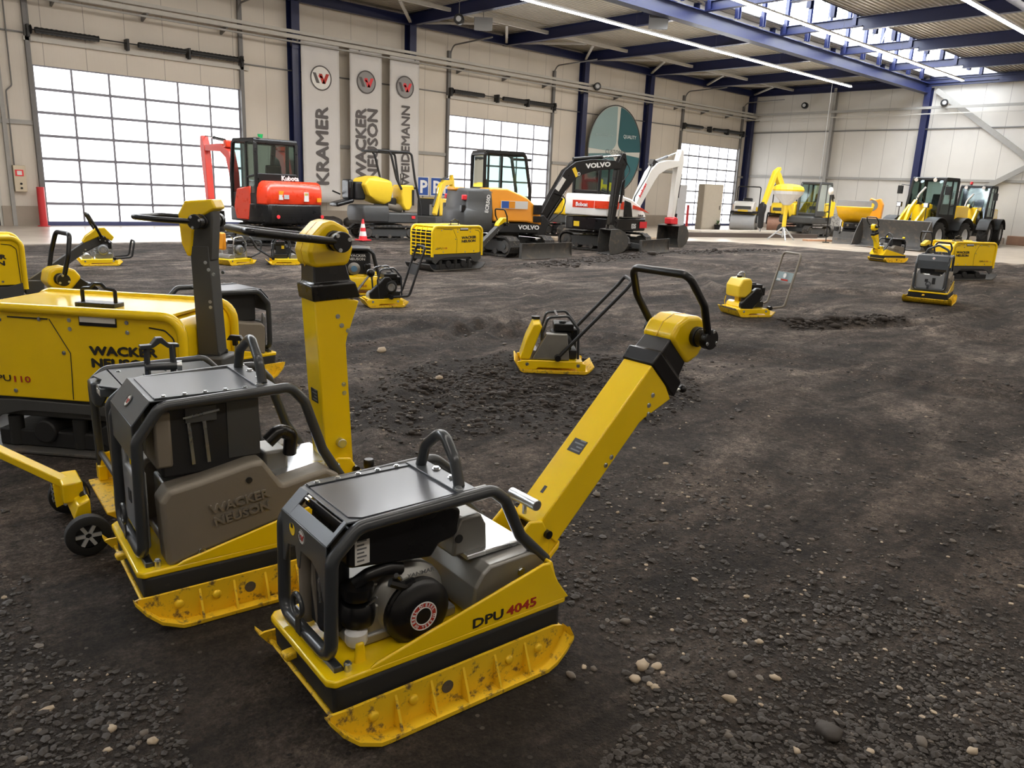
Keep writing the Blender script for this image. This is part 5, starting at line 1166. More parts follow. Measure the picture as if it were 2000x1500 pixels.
# --- small yellow excavator with open roll frame and tilted hood
def tilt_excavator():
    r = chain('yellow mini excavator with open roll frame and black seat, beside the traffic cone', (13.15, 19.9), -4, -10, dict(uc=dict(l=1.75, gw=1.25, tw=.26, h=.42, blade=False)))
    g = MB(); g.prism([(-.95, -.25), (-.9, -.42), (-.6, -.52), (.9, -.5), (1.0, -.3), (1.0, .4), (.8, .5), (-.6, .52), (-.92, .4)], .48, .78, 'z', rad=.1); dk = g.build('turntable_deck', DGR, r, .04)
    g = MB(); L = [[(x*s-.2*(1-s), y*s, z) for x, y in ((-1.0, -.25), (-.9, -.5), (-.5, -.56), (-.1, -.56), (-.1, .56), (-.5, .56), (-.9, .5), (-1.0, .25))] for z, s in ((.50, .96), (.70, 1.02), (.92, 1.), (.98, .93))]; g.loft(L); g.build('counterweight', DGR, r, .04)
    g = MB(); g.box(.68, .8, -.525, -.515, .62, .70); g.build('red_sticker', REDK, dk)
    g = MB(); g.cyl((.0, -.2, .98), (.5, -.2, .90), .12, n=14); g.build('fuel_tank', BGE, r)
    g = MB(); g.box(-.15, .3, -.3, .3, .9, 1.2); g.build('engine', BLKM, r, .04)
    # hood swung back
    g = MB(); g.loft([[(x, y*w_, z) for x, z, y in ((-.85+a, 1.30+b, -1), (-.85+a, 1.30+b, 1), (-.15+c_, 1.05+d, 1), (-.15+c_, 1.05+d, -1))] for a, b, c_, d, w_ in ((.45, -.22, .0, -.05, .36), (.12, -.02, .18, .05, .44), (.0, .25, .25, .40, .46), (.15, .42, .20, .62, .44), (.45, .50, .1, .66, .36))]); hd = g.build('tilted_hood', YELL, r, .09, segs=3)
    g = MB(); g.box(-1.02, -.7, -.26, .26, 1.12, 1.62); g.build('seat_box', BLKM, r, .05)
    g = MB(); g.box(-1.22, -1.05, -.24, .24, 1.12, 1.68); bk = g.build('seat', BLK, r, .07, segs=3)
    g = MB(); g.loft([[(x, y*.26, z+dz) for x, y, z in ((-1.6, -1, 1.02), (-1.6, 1, 1.02), (-1.05, 1, 1.16), (-1.05, -1, 1.16))] for dz in (-.12, 0)]); g.build('seat_cushion', BLK, bk, .05)
    g = MB(); g.bar((-1.22, .3, 1.25), (-1.45, .34, 1.34), .04, .04); g.build('armrest', BLK, bk)
    # roll frame
    for y in (-.48, .48):
        g = MB(); g.tube([(1.02, y, .72), (1.0, y, 1.0), (.80, y, 1.75), (.68, y, 2.45), (.58, y, 2.5), (-.45 + (0 if y < 0 else .1), y, 2.5)], .035, 8, rad=.12); g.build('roll_frame', BLKM, r)
        g = MB(); g.tube([(.35, y, 1.45), (.18, y, 1.75), (.0, y, 2.40), (-.08, y, 2.5)], .035, 8, rad=.08); g.build('roll_frame_post', BLKM, r)
    for x, z in ((-.42, 2.5), (.6, 2.5), (.82, 1.5)): g = MB(); g.tube([(x, -.48, z), (x, .48, z)], .03, 8); g.build('cross_tube', BLKM, r)
    g = MB(); g.loft([[(x, y, z) for x, y in ((.40-e, -.45), (.78+e, -.45), (.78+e, .1), (.40-e, .1))] for z, e in ((.85, -.12), (1.05, .0), (1.5, .04), (1.58, .0))]); cs = g.build('control_console', YELL, r, .04)
    g = MB(); g.box(.72, .79, -.47, -.44, 1.0, 1.45); g.build('lock_strip', BLKM, cs)
    g = MB(); g.cyl((.5, -.2, 1.55), (.45, -.25, 1.9), .015, n=8); g.cyl((.65, .0, 1.55), (.7, .0, 1.9), .015, n=8); g.build('control_lever', BLK, r)
    for k in range(3): hose(r, [(-.8, .35+k*.03, -.1), (-1.2, .22, .3-k*.06), (-1.45, .04+.02*k, .55-k*.05), (-1.9, .03, .9-k*.06)], r=.022)
tilt_excavator()
# --- small yellow excavator with folded boom behind
def folded_excavator():
    r = chain('small yellow excavator with folded arched boom, behind the middle box-shaped plate', (16.2, 21.6), 212, 200, dict(sc=.86, uc=dict(l=1.6, gw=1.1, tw=.24, h=.4, blade=False)))
    g = MB(); g.box(-.7, .75, -.48, .48, .45, .72); g.build('turntable_deck', DGR, r, .04)
    g = MB(); g.loft([[(x, y, z) for x, y in ((-.75, -.42), (.2+e, -.48), (.2+e, .48), (-.75, .42))] for z, e in ((.72, 0), (.8, .03), (1.32, .0), (1.38, -.1))]); hd = g.build('engine_hood', YELL, r, .05)
    g = MB(); g.box(-.60, -.1, .47, .49, .85, 1.2); g.build('vent_grille', YELD, hd)
    g = MB(); g.prism([(.22, .72), (.22, 1.38), (.34, 1.3), (.36, .72)], -.44, .44); g.build('radiator_frame', BLKM, r, .02)
    g = MB(); g.cyl((.5, .2, .75), (.5, .2, 1.15), .07, n=12); g.build('filter', ALU, r)
    Y = .55
    plate_boom(r, 'boom', [(1.05, .80, .16), (.75, 1.35, .2), (.45, 1.80, .3), (.1, 1.98, .22), (-.65, 2.02, .16)], .16, YELL, Y)
    plate_boom(r, 'stick', [(-.72, 2.30, .1), (-.82, 2.0, .26), (-.95, 1.4, .2), (-1.2, .62, .12)], .14, YELL, Y)
    ram(r, (1.2, 1.1), (.55, 1.85), Y-.02, .04, .6, DGR); ram(r, (.4, 2.1), (-.72, 2.28), Y, .035, .6, DGR); ram(r, (-1.08, 1.7), (-1.3, .8), Y, .035)
folded_excavator()
# --- yellow excavator with breaker hammer, far right
def hammer_excavator():
    r = chain('yellow excavator with grey cab and hydraulic breaker behind the balloon light', (35.3, 18.0), 178, 180, dict(uc=dict(l=2.1, gw=1.6, tw=.32, h=.55, blade=True, bx=1.5, bh=.35)))
    g = MB(); g.box(-.9, .9, -.85, .85, .6, .95); g.build('turntable_deck', DGR, r, .08)
    g = MB(); g.loft([[(x, y, z) for x, y in ((-1.05-e, -.5), (-.8-e, -.86), (.0, -.86), (.0, .86), (-.8-e, .86), (-1.05-e, .5))] for z, e in ((.9, 0), (1.2, .02), (1.5, -.05), (1.58, -.15))]); g.build('rear_hood', YELL, r, .05)
    g = MB(); g.prism([(-.5, .95), (-.9, .98), (-.95, 1.6), (-.6, 1.75)], .84, .89); g.build('side_panel', YEL, r, .02)
    cab(r, -.5, .65, -.1, .86, .95, 2.42, DGR, lean=.1, low=.55, gl=TGL, pw=.05)
    g = MB(); g.box(.1, .8, -.85, -.15, .95, 1.5); g.build('front_hood', YELL, r, .06)
    plate_boom(r, 'boom', [(1.1, .95, .2), (1.5, 1.5, .24), (2.0, 2.1, .3), (2.45, 2.6, .32), (2.7, 2.86, .2)], .2, YELL, -.2)
    plate_boom(r, 'stick', [(2.4, 2.98, .12), (2.7, 2.78, .22), (2.9, 2.35, .24), (3.35, 1.4, .16)], .18, YELL, -.2)
    ram(r, (1.2, .8), (1.9, 2.0), -.2, .05)
    g = MB(); g.loft([[(3.4+dx-s, -.2-s, z), (3.4+dx+s, -.2-s, z), (3.4+dx+s, -.2+s, z), (3.4+dx-s, -.2+s, z)] for z, s, dx in ((1.5, .05, 0), (1.35, .13, .02), (1.15, .13, .04), (1.0, .1, .03), (.45, .09, .0), (.36, .05, 0))]); hm = g.build('breaker', BLKM, r, .01)
    g = MB(); g.cyl((3.4, -.2, .38), (3.4, -.2, .225), .035, n=10); g.build('chisel', STL, hm)
    hose(r, [(2.3, 2.3, -.35), (2.9, 1.8, -.4), (3.3, 1.3, -.35)], r=.02)
    g = MB(); g.prism([(3.2, .02), (3.3, .25), (3.5, .3), (3.7, .02)], .2, .5); g.build('ripper_tooth', BKT, r) if False else g.bm.free()
hammer_excavator()
# --- yellow boom with small bucket behind the white excavator
def hidden_excavator():
    r = chain('yellow excavator mostly hidden behind the white one, small bucket resting on the floor', (21.2, 19.8), -10, 0, dict(uc=dict(l=1.8, gw=1.3, tw=.28, h=.45, blade=False)))
    g = MB(); g.prism([(-.8, -.4), (-.5, -.65), (.7, -.65), (.8, .5), (.6, .65), (-.5, .65), (-.8, .4)], .5, .8, 'z', rad=.1); g.build('turntable_deck', DGR, r, .04)
    g = MB(); g.box(-.8, .3, -.6, .6, .8, 1.35); g.build('engine_hood', YEL, r, .08)
    plate_boom(r, 'boom', [(.6, .9, .2), (.9, 1.5, .26), (1.25, 1.95, .34), (1.6, 1.85, .3), (2.0, 1.70, .2)], .18, YEL, 0)
    plate_boom(r, 'stick', [(1.75, 1.95, .12), (2.0, 1.6, .24), (2.35, 1.2, .22), (2.55, .70, .14)], .15, YEL, 0)
    ram(r, (2.1, 1.75), (2.6, .85), 0, .04); g = MB(); g.box(1.3, 1.6, -.1, .1, 1.9, 2.15); g.build('lamp_box', MGR, r, .02)
    bucket(r, (2.5, .55), 0, .7, .45, BKT, True, 0)
hidden_excavator()
# ------------------------------------------------------------------ wheel loaders
def wheel(root, x, y, r, w, rimm=LGR, name='wheel'):
    g = MB(); n = 36; L = []
    s = 1 if y > 0 else -1
    g.lathe([(r*.55, -w/2), (r*.80, -w/2), (r*.93, -w*.42), (r*.96, 0), (r*.93, w*.42), (r*.80, w/2), (r*.55, w/2)], (x, y, r), (0, 1, 0), 32, cap=False)
    wh = g.build(name, RUB, root)
    g = MB()
    for k in range(20):
        a = 2*PI*k/20
        for t in (-1, 1):
            a2 = a + (.0 if t < 0 else PI/20); c = V((x+r*.955*math.cos(a2), y+t*w*.25, r+r*.955*math.sin(a2))); d = V((-math.sin(a2), t*.9, math.cos(a2))).normalized()
            g.bar(c-d*w*.28, c+d*w*.28, .05, r*.10, (math.cos(a2), 0, math.sin(a2)))
    t_ = g.build('tread', RUB, wh)
    g = MB(); g.lathe([(r*.0, w*.18), (r*.2, w*.2), (r*.22, w*.1), (r*.45, w*.12), (r*.5, w*.35), (r*.57, w*.42), (r*.57, -w*.4)], (x, y, r), (0, s, 0), 24); g.build('rim', rimm, wh)
def loader(label, o, rz, bucket_=True, beacon=False, sc=1., tan=False):
    r = thing('wheel_loader', label, 'wheel loader', (o[0], o[1], 0), rz); r.scale = (sc, sc, sc)
    R1, TW = .50, .40
    for x in (1.05, -1.0):
        for y in (-.78, .78): wheel(r, x, y, R1, TW)
    g = MB(); g.box(-1.8, -.1, -.45, .45, .45, .85); g.box(.2, 1.5, -.40, .40, .42, .9); g.cyl((.05, 0, .4), (.05, 0, .95), .15, n=14); g.box(-1.25, -.75, -.75, .75, .42, .56); g.box(.85, 1.25, -.75, .75, .42, .56); g.build('chassis', DGR, r, .03)
    for x in (1.05, -1.0):
        for s in (-1, 1):
            g = MB(); P = [(x+.68*math.cos(t*PI/10), .50+.66*math.sin(t*PI/10)) for t in range(1, 10)]
            g.loft([[(p[0], s*.55, p[1]), (p[0], s*1.0, p[1]), (p[0], s*1.0, p[1]+.025), (p[0], s*.55, p[1]+.025)] for p in P]); g.build('fender', BLKM, r, .01)
    g = MB(); g.loft([[(x, y, z) for x, y in ((-2.05-e, -.5), (-.7, -.62), (-.7, .62), (-2.05-e, .5))] for z, e in ((.75, 0), (1.2, .05), (1.55, -.02), (1.62, -.1))]); g.build('engine_hood', YEL, r, .05)
    g = MB(); g.box(-2.2, -2.0, -.55, .55, .5, .95); g.build('counterweight', DGR, r, .05)
    cab(r, -.62, .62, -.62, .62, 1.0, 2.55, BLKM, lean=.18, low=.62, gl=TGL, pw=.05)
    g = MB(); g.box(-.5, .55, -.60, .60, .8, 1.05); g.build('cab_floor', BLKM, r, .02)
    for s in (-1, 1):
        g = MB(); g.tube([(.6, s*.6, 2.3), (.75, s*.85, 2.32), (.75, s*.87, 2.2)], .015, 6); g.box(.70, .78, s*.88-.09, s*.88+.09, 1.98, 2.28); g.build('mirror', BLK, r, .02)
        g = MB(); g.cyl((.66, s*.35, 2.52), (.72, s*.35, 2.50), .07, n=14); g.build('work_lamp', CHR, r)
        # lift arms
        plate_boom(r, 'lift_arm', [(.62, 1.55, .16), (.95, 1.50, .22), (1.5, 1.0, .22), (2.0, .55, .2), (2.25, .35, .15)], .09, YEL, s*.32)
        ram(r, (.8, .8), (1.45, 1.02), s*.32, .05)
        g = MB(); g.bar((1.35, s*.5, 1.0), (1.35, s*.5, 1.5), .03, .03); g.box(1.33, 1.42, s*.5-.09, s*.5+.09, 1.5, 1.68); hl = g.build('headlamp', BLK, r, .01); g = MB(); g.box(1.42, 1.43, s*.5-.07, s*.5+.07, 1.52, 1.66); g.build('lens', CHR, hl)
    plate_boom(r, 'tower', [(.62, .9, .5), (.66, 1.65, .3)], .5, YEL, 0)
    plate_boom(r, 'tilt_lever', [(1.2, 1.75, .1), (1.5, 1.4, .2), (1.75, .95, .12)], .1, YEL, 0)
    ram(r, (.7, 1.65), (1.25, 1.7), 0, .055, .6, BLKM); hose(r, [(.7, 1.7, .1), (1.0, 2.0, .1), (1.3, 1.6, .1)]); hose(r, [(.7, 1.7, -.1), (1.1, 1.95, -.1), (1.4, 1.4, -.1)])
    g = MB(); g.tube([(.72, -.3, 1.1), (.68, -.30, 1.55), (.56, -.25, 1.95), (.50, -.05, 2.25)], .035, 8, rad=.3); g.build('exhaust_hose', WHTD, r)
    if beacon: g = MB(); g.lathe([(.05, 0), (.05, .06)], (-.3, -.4, 2.61), (0, 0, 1), 12); bc = g.build('beacon_base', BLK, r); g = MB(); g.lathe([(.06, .06), (.06, .16), (.03, .18)], (-.3, -.4, 2.61), (0, 0, 1), 12); g.build('beacon', REDK, bc)
    if bucket_:
        bw = 2.6; q = [(2.95, .04), (2.55, .03), (2.32, .12), (2.25, .35), (2.30, .70), (2.45, 1.02)]
        g = MB(); g.loft([[(p[0], -bw/2, p[1]), (p[0], bw/2, p[1]), (p[0]-.03, bw/2, p[1]+.02), (p[0]-.03, -bw/2, p[1]+.02)] for p in q])
        for yy in (-bw/2, bw/2-.03): g.prism(q+[(2.75, .55)], yy, yy+.03)
        g.build('bucket', BKT, r, .006)
    return r
loader('large wheel loader with wide black bucket in front of the blue column', (33.4, 11.9), 174, sc=1.04)
loader('second wheel loader with red beacon parked by the right wall', (39.9, 12.3), 184, bucket_=False, beacon=True, sc=1.0)
# ------------------------------------------------------------------ rollers
def tandem(label, o, rz, drum, body):
    r = thing('tandem_roller', label, 'roller', (o[0], o[1], 0), rz)
    for x in (-.95, .95):
        g = MB(); g.lathe([(.30, -.62), (.40, -.62), (.42, -.60), (.42, .60), (.40, .62), (.30, .62)], (x, 0, .42), (0, 1, 0), 36); d = g.build('drum', drum, r)
        g = MB(); g.cyl((x, -.60, .42), (x, .60, .42), .32, n=20); g.build('drum_core', BLKM, d)
        for s in (-1, 1): g = MB(); g.bar((x, s*.68, .42), (x*.75, s*.68, .85), .06, .16); g.build('drum_fork', BLKM, r)
        g = MB(); g.prism([(x-.45, .86), (x-.3, .98), (x+.3, .98), (x+.45, .86)], -.66, .66); g.build('scraper_frame', BLKM, r, .02)
    g = MB(); g.loft([[(x, y, z) for x, y in ((.35, -.55), (1.45-e, -.5), (1.45-e, .5), (.35, .55))] for z, e in ((.95, .05), (1.15, 0), (1.35, .12), (1.48, .45))]); hd = g.build('engine_hood', body, r, .06)
    g = MB(); g.box(1.40, 1.46, -.4, .4, 1.08, 1.24); g.build('front_grille', DGR, hd, .02); g = MB(); g.box(1.44, 1.462, -.25, .25, .96, 1.05); g.build('number_plate', YELL, hd)
    g = MB(); g.box(.4, 1.1, -.57, -.55, 1.0, 1.3); g.build('side_vent', ORG, hd)
    g = MB(); g.box(-.6, .4, -.55, .55, .75, 1.0); g.box(-1.4, -.6, -.55, .55, .95, 1.2); g.build('operator_platform', YEL, r, .05)
    g = MB(); g.box(-.5, -.05, -.25, .25, 1.0, 1.2); g.prism([(-.5, 1.15), (-.6, 1.65), (-.5, 1.65), (-.38, 1.15)], -.25, .25); g.build('seat', BLK, r, .05)
    g = MB(); g.cyl((.3, 0, 1.2), (.15, 0, 1.5), .03, n=8); g.ring((.14, 0, 1.52), (-.4, 0, .9), .17, .015); g.build('steering_wheel', BLK, r)
    g = MB(); g.tube([(-.6, -.6, .9), (-.62, -.6, 2.25), (-.62, .6, 2.25), (-.6, .6, .9)], .03, 8, rad=.1); g.build('roll_bar', BLKM, r)
    return r
tandem('white-fronted tandem roller with bright steel drum beside the third door', (38.2, 22.9), 205, LGR, WHT)
tandem('yellow tandem roller with rusty brown drum behind the breaker', (39.0, 21.2), 205, mat('rusty_drum', (.36, .20, .14), .6, .3, var=.25), YELL)
# ------------------------------------------------------------------ dumper
def dumper():
    r = thing('site_dumper', 'small dumper with raised yellow skip, left of the wide black bucket', 'dumper', (33.0, 14.75, 0), 205); r.scale = (1.08, 1.08, 1.08)
    for x in (.55, -.75):
        for y in (-.5, .5): wheel(r, x, y, .28, .24)
    g = MB(); g.box(-1.1, .9, -.3, .3, .3, .55); g.box(.55, .8, -.3, .3, .55, .8); g.build('chassis', BLKM, r, .03)
    L = [[(x, y, z) for x, y in ((-.25-e, -.35-f), (.85+h, -.35-f), (.85+h, .35+f), (-.25-e, .35+f))] for z, e, f, h in ((.78, -.1, -.05, -.1), (1.0, .05, .18, .12), (1.35, .15, .30, .45))]
    g = MB(); g.loft(L, cap=False); g.add(L[0], [(0, 1, 2, 3)])
    sk = g.build('skip', mat('skip_yellow', (.86, .47, .01), .35, var=.05, coat=.2), r); so = sk.modifiers.new('s', 'SOLIDIFY'); so.thickness = .03
    g = MB(); g.prism([(-.42, 1.34), (-.46, 1.60), (-.42, 1.60), (-.35, 1.34)], -.62, .62); g.build('skip_back', MGR, sk, .01)
    g = MB(); g.box(.80, 1.0, -.28, .28, .55, .78); lb = g.build('lamp_box', BLK, r, .03)
    for y in (-.15, .15): g = MB(); g.lathe([(.045, 0), (.045, .01)], (1.0, y, .68), (1, 0, 0), 14); g.build('headlamp', CHR, lb)
    g = MB(); g.prism([(1.55, .0), (1.2, .0), (1.05, .12), (1.0, .38), (1.1, .45), (1.15, .2)], -.62, .62); g.build('front_shovel', BKT, r, .01)
    for y in (-.4, .4): g = MB(); g.tube([(.7, y, .6), (1.0, y, .62), (1.2, y, .38)], .03, 8, rad=.1); g.build('shovel_arm', BLK, r)
    g = MB(); g.box(-1.2, -.5, -.35, .35, .55, 1.1); g.build('engine_hood', YEL, r, .05)
dumper()
def tipper():
    r = thing('tipping_skip', 'upright yellow tipping skip with grey disc behind the dumper', 'skip', (36.2, 15.2, 0), 190)
    g = MB(); g.box(-.5, .5, -.3, .3, .02, .5); g.build('carrier', BLKM, r, .03)
    g = MB(); g.prism([(-.32, .5), (-.30, 1.6), (-.2, 1.85), (.0, 1.80), (.2, 1.85), (.32, 1.55), (.30, .5)], -.25, -.15, 'x') if False else g.prism([(-.32, .5), (-.32, 1.6), (-.2, 1.88), (.0, 1.80), (.2, 1.86), (.34, 1.6), (.30, .5)], .0, .28, 'x', rad=.03); sk = g.build('skip_shell', ORG, r, .03)
    g = MB(); g.lathe([(.24, 0), (.24, .02)], (.28, -.1, 1.55), (1, 0, 0), 24); d = g.build('grey_disc', MGR, sk); g = MB(); g.lathe([(.10, 0), (.10, .02)], (.30, -.1, 1.55), (1, 0, 0), 18); g.build('disc_hub', YELD, d)
tipper()
# ------------------------------------------------------------------ balloon light on tripod
def balloon():
    r = thing('balloon_light', 'yellow and white inflatable balloon light on a tripod stand', 'balloon light', (30.6, 16.5, 0), 0)
    g = MB(); n = 16
    top = [(.62, 1.98), (.635, 2.04), (.58, 2.16), (.40, 2.24), (.15, 2.27), (.0, 2.275)]
    low = [(.12, 1.42), (.20, 1.48), (.42, 1.70), (.58, 1.86), (.62, 1.98)]
    g.lathe(low, n=n); bl = g.build('diffuser', WHTD, r, smooth=15); g = MB(); g.lathe(top, n=n); g.build('yellow_top', YELL, bl, smooth=15)
    g = MB(); g.cyl((0, 0, .55), (0, 0, 1.45), .085, n=14); g.build('mast', YELL, r)
    g = MB(); g.cyl((0, 0, .12), (0, 0, .6), .04, n=10); g.build('inner_mast', STL, r)
    for k in range(3):
        a = R(100+120*k); g = MB(); g.bar((0, 0, .56), (.62*math.cos(a), .62*math.sin(a), .01), .05, .05); lg = g.build('leg', LGR, r); g = MB(); g.bar((0, 0, .2), (.34*math.cos(a), .34*math.sin(a), .27), .03, .03); g.build('leg_brace', LGR, lg)
balloon()
# ------------------------------------------------------------------ flag lamp pole
r = thing('lamp_pole', 'thin black pole with small white lamp head beside the dumper', 'pole', (31.3, 14.95, 0), 0)
g = MB(); g.cyl((0, 0, 0), (-.0, .08, 1.9), .018, n=8); g.cyl((0, 0, 0), (0, 0, .03), .14, n=16); g.build('pole', BLK, r)
g = MB(); g.ball((0, .08, 2.05), (.10, .10, .16)); g.build('lamp_head', WHT, r)
g = MB(); g.prism([(-.0, 1.9), (.1, 1.92), (.22, 1.75), (.12, 1.78), (.16, 1.62), (.05, 1.7)], -.02, .02); g.build('black_flap', BLK, r)
g = MB(); g.box(-.06, .06, .02, .12, .85, 1.25); g.build('control_box', BLKM, r, .02); g = MB(); g.box(-.062, -.058, .03, .11, 1.0, 1.2); g.build('yellow_strip', YELL, r)
# ------------------------------------------------------------------ concrete block with pits
b = MB(); b.box(-.15, .15, -.75, .75, 0, .98); r = tag(b.build('concrete_panel', mat('panel_concrete', (.40, .39, .37), .8, var=.12, vscale=3, dirt=.55, dirtcol=(.1, .1, .1), dscale=9), bevel=.01), 'upright grey concrete test panel with dark pits, by the right wall', 'concrete panel'); r.location = (38.9, 18.5, 0); r.scale = (1.1, 1.1, 1.1)
# power board behind
r = thing('power_board', 'small white power socket board behind the dumper', 'socket board', (34.6, 15.75, 0), 0)
g = MB(); g.box(-.05, .05, -.22, .22, .5, 1.15); pb = g.build('board', STW, r, .01); g = MB(); g.cyl((0, 0, 0), (0, 0, .55), .03, n=8); g.build('post', BLKM, r)
for k in range(3): g = MB(); g.box(-.06, -.05, -.15+k*.11, -.08+k*.11, .95, 1.05); g.build('socket', BLK, pb)
g = MB(); g.box(-.06, -.05, -.16, .16, .62, .80); g.build('lower_socket', BLK, pb)
# ------------------------------------------------------------------ cone
r = thing('traffic_cone', 'red and white striped traffic cone left of the open-frame excavator', 'traffic cone', (12.12, 19.35, 0), 10)
g = MB(); g.box(-.17, .17, -.17, .17, 0, .035); g.build('foot', REDK, r, .01)
zz = [.035, .13, .26, .36, .47, .60]; rad = lambda z: .125-.1*(z-.03)/.57
for k in range(5): g = MB(); g.lathe([(rad(zz[k]), zz[k]), (rad(zz[k+1]), zz[k+1])], n=24); g.build('stripe', REDK if k % 2 == 0 else WHT, r)
# ------------------------------------------------------------------ bollards
for p, h, lab in (((5.55, 25.85), 1.1, 'short red bollard at the left jamb of the large left door'), ((26.55, 25.8), 1.05, 'red bollard at the right side of the middle door'), ((36.9, 25.7), 1.15, 'thin red bollard in front of the third door')):
    b = MB(); b.cyl((0, 0, 0), (0, 0, h), .10 if h != 1.15 else .07, n=18); b.cyl((0, 0, 0), (0, 0, .02), .16, n=18); o = tag(b.build('bollard', REDL, bevel=.006), lab, 'bollard'); o.location = (p[0], p[1], 0)
o = MB(); o.tube([(-.55, 0, 0), (-.55, 0, .72), (.55, 0, .72), (.55, 0, 0)], .05, 10, rad=.12); o = tag(o.build('guard_rail', REDL), 'red hoop guard rail in front of the blue column behind the black boom', 'guard rail'); o.location = (28.5, 25.4, 0)
# ------------------------------------------------------------------ banners
BAN = mat('banner_cloth', (.60, .585, .575), .8, var=.05, vscale=2)
def banner(label, x0, w, z0, z1, words, size, disc):
    r = thing('hanging_banner', label, 'banner', (x0, YW-.47, 0), 0, None)
    nx, nz = 10, 16; g = MB(); vs = []; fs = []
    for j in range(nz+1):
        for i in range(nx+1):
            u = i/nx; v = j/nz; vs.append((u*w, .012*math.sin(u*9+v*2.0+x0)*(1-.2*v) , z1+(z0-z1)*v))
    for j in range(nz):
        for i in range(nx): a = j*(nx+1)+i; fs.append((a, a+1, a+nx+2, a+nx+1))
    g.add(vs, fs); c = g.build('cloth', BAN, r, smooth=80); s_ = c.modifiers.new('s', 'SOLIDIFY'); s_.thickness = .004
    g = MB(); g.cyl((0, 0, z1), (w, 0, z1), .02, n=8); g.build('top_rod', PUR, r)
    yy = -.024; cx = w/2
    w_logo(c, (cx, yy, z1-1.05*(w/1.35)), (1, 0, 0), (0, 0, 1), .40*(w/1.35)**.5, INKG, disc, ext=.004)
    for i, (wd, off) in enumerate(words):
        t = text(wd, size, INKG, c, (cx+off, yy-.004, z0+.62), (0, 0, 1), (-1, 0, 0), 1.0, .0, .003, fat=.022 if size > .55 else .015)
        xs_ = [v.co.z for v in t.data.vertices]; L_ = max(xs_)-min(xs_); f = (z1-z0)*.50/L_ if len(wd) < 8 else (z1-z0)*.56/L_; zb = min(xs_)
        for v in t.data.vertices: v.co.z = z0+.62+(v.co.z-zb)*f
    return r
BD = mat('emblem_grey', (.25, .24, .24), .5)
banner('white hanging banner with KRAMER lettering, leftmost of the three banners', 13.72, 1.45, .85, 6.18, (('KRAMER', .24),), .68, STW)
banner('white hanging banner with WACKER NEUSON lettering, the middle banner', 15.60, 1.35, 1.05, 6.18, (('WACKER', -.03), ('NEUSON', .47)), .60, BD)
banner('white hanging banner with WEIDEMANN lettering, rightmost of the three banners', 17.30, 1.35, .9, 6.2, (('WEIDEMANN', .22),), .52, BD)
# ------------------------------------------------------------------ oval sign
def oval():
    r = thing('oval_sign', 'large oval green customer and quality sign on the wall between two blue columns', 'sign', (30.45, YW-.40, 3.65), 0)
    A, B = 1.97, 2.06
    def clip(x0, x1, z0, z1, rr=.5):
        P = []
        return P
    g = MB(); g.prism([(A*math.cos(t*PI/32), B*math.sin(t*PI/32)) for t in range(64)], -.02, .02); bd = g.build('board', mat('sign_cream', (.55, .55, .50), .5), r)
    g = MB(); g.tube([(A*math.cos(t*PI/32), -.02, B*math.sin(t*PI/32)) for t in range(64)], .03, 6, closed=True); g.build('rim', DGR, bd)
    cols = {(-1, 1): (.23, .33, .33), (1, 1): (.012, .085, .10), (-1, -1): (.10, .19, .20), (1, -1): (.03, .13, .15)}
    cx, cz = .12, -.12
    for (sx, sz), c in cols.items():
        g = MB(); P = []
        gx_ = .07; gz = .06
        # quarter field bounded by ellipse and by concave inner corner
        t0 = {(1, 1): 0, (-1, 1): PI/2, (-1, -1): PI, (1, -1): 1.5*PI}[(sx, sz)]
        arc = []
        for k in range(97):
            t = 2*PI*k/96; x, z = (A-.05)*math.cos(t), (B-.05)*math.sin(t)
            if (x-cx)*sx > gx_ and (z-cz)*sz > gz: arc.append((t, x, z))
        arc.sort(key=lambda q: (math.atan2(q[2]-cz, (q[1]-cx))) % (2*PI) if not (sx > 0 and sz < 0) else (math.atan2(q[2]-cz, q[1]-cx)) % (2*PI))
        P = [(x, z) for _, x, z in arc]
        # inner corner: curve from end of arc back to the start
        inner = []
        for k in range(9):
            u = k/8*PI/2; rr = .62
            # corner centre
            ix, iz = cx+sx*(gx_+rr), cz+sz*(gz+rr*.75)
            inner.append((ix-sx*rr*math.cos(u), iz-sz*rr*.75*math.sin(u)))
        d0 = math.hypot(P[-1][0]-inner[0][0], P[-1][1]-inner[0][1]); d1 = math.hypot(P[-1][0]-inner[-1][0], P[-1][1]-inner[-1][1])
        if d1 < d0: inner = inner[::-1]
        g.prism(P+inner, -.035, -.021); g.build('colour_field', mat('field_%d%d' % (sx, sz), c, .5), bd)
    text('CUSTOMER', .30, mat('sign_ink', (.10, .12, .12), .5), bd, (-.72, -.04, -.20), (1, 0, 0), (0, 0, 1), 1., .0, .002); text('QUALITY', .24, INKW, bd, (.55, -.04, .60), (1, 0, 0), (0, 0, 1), 1., .0, .002)
    text('PRODUCTIVITY', .20, mat('pale_print', (.32, .40, .40), .5), bd, (-1.5, -.04, .55), (1, 0, 0), (0, 0, 1), .9, .0, .002)
oval()
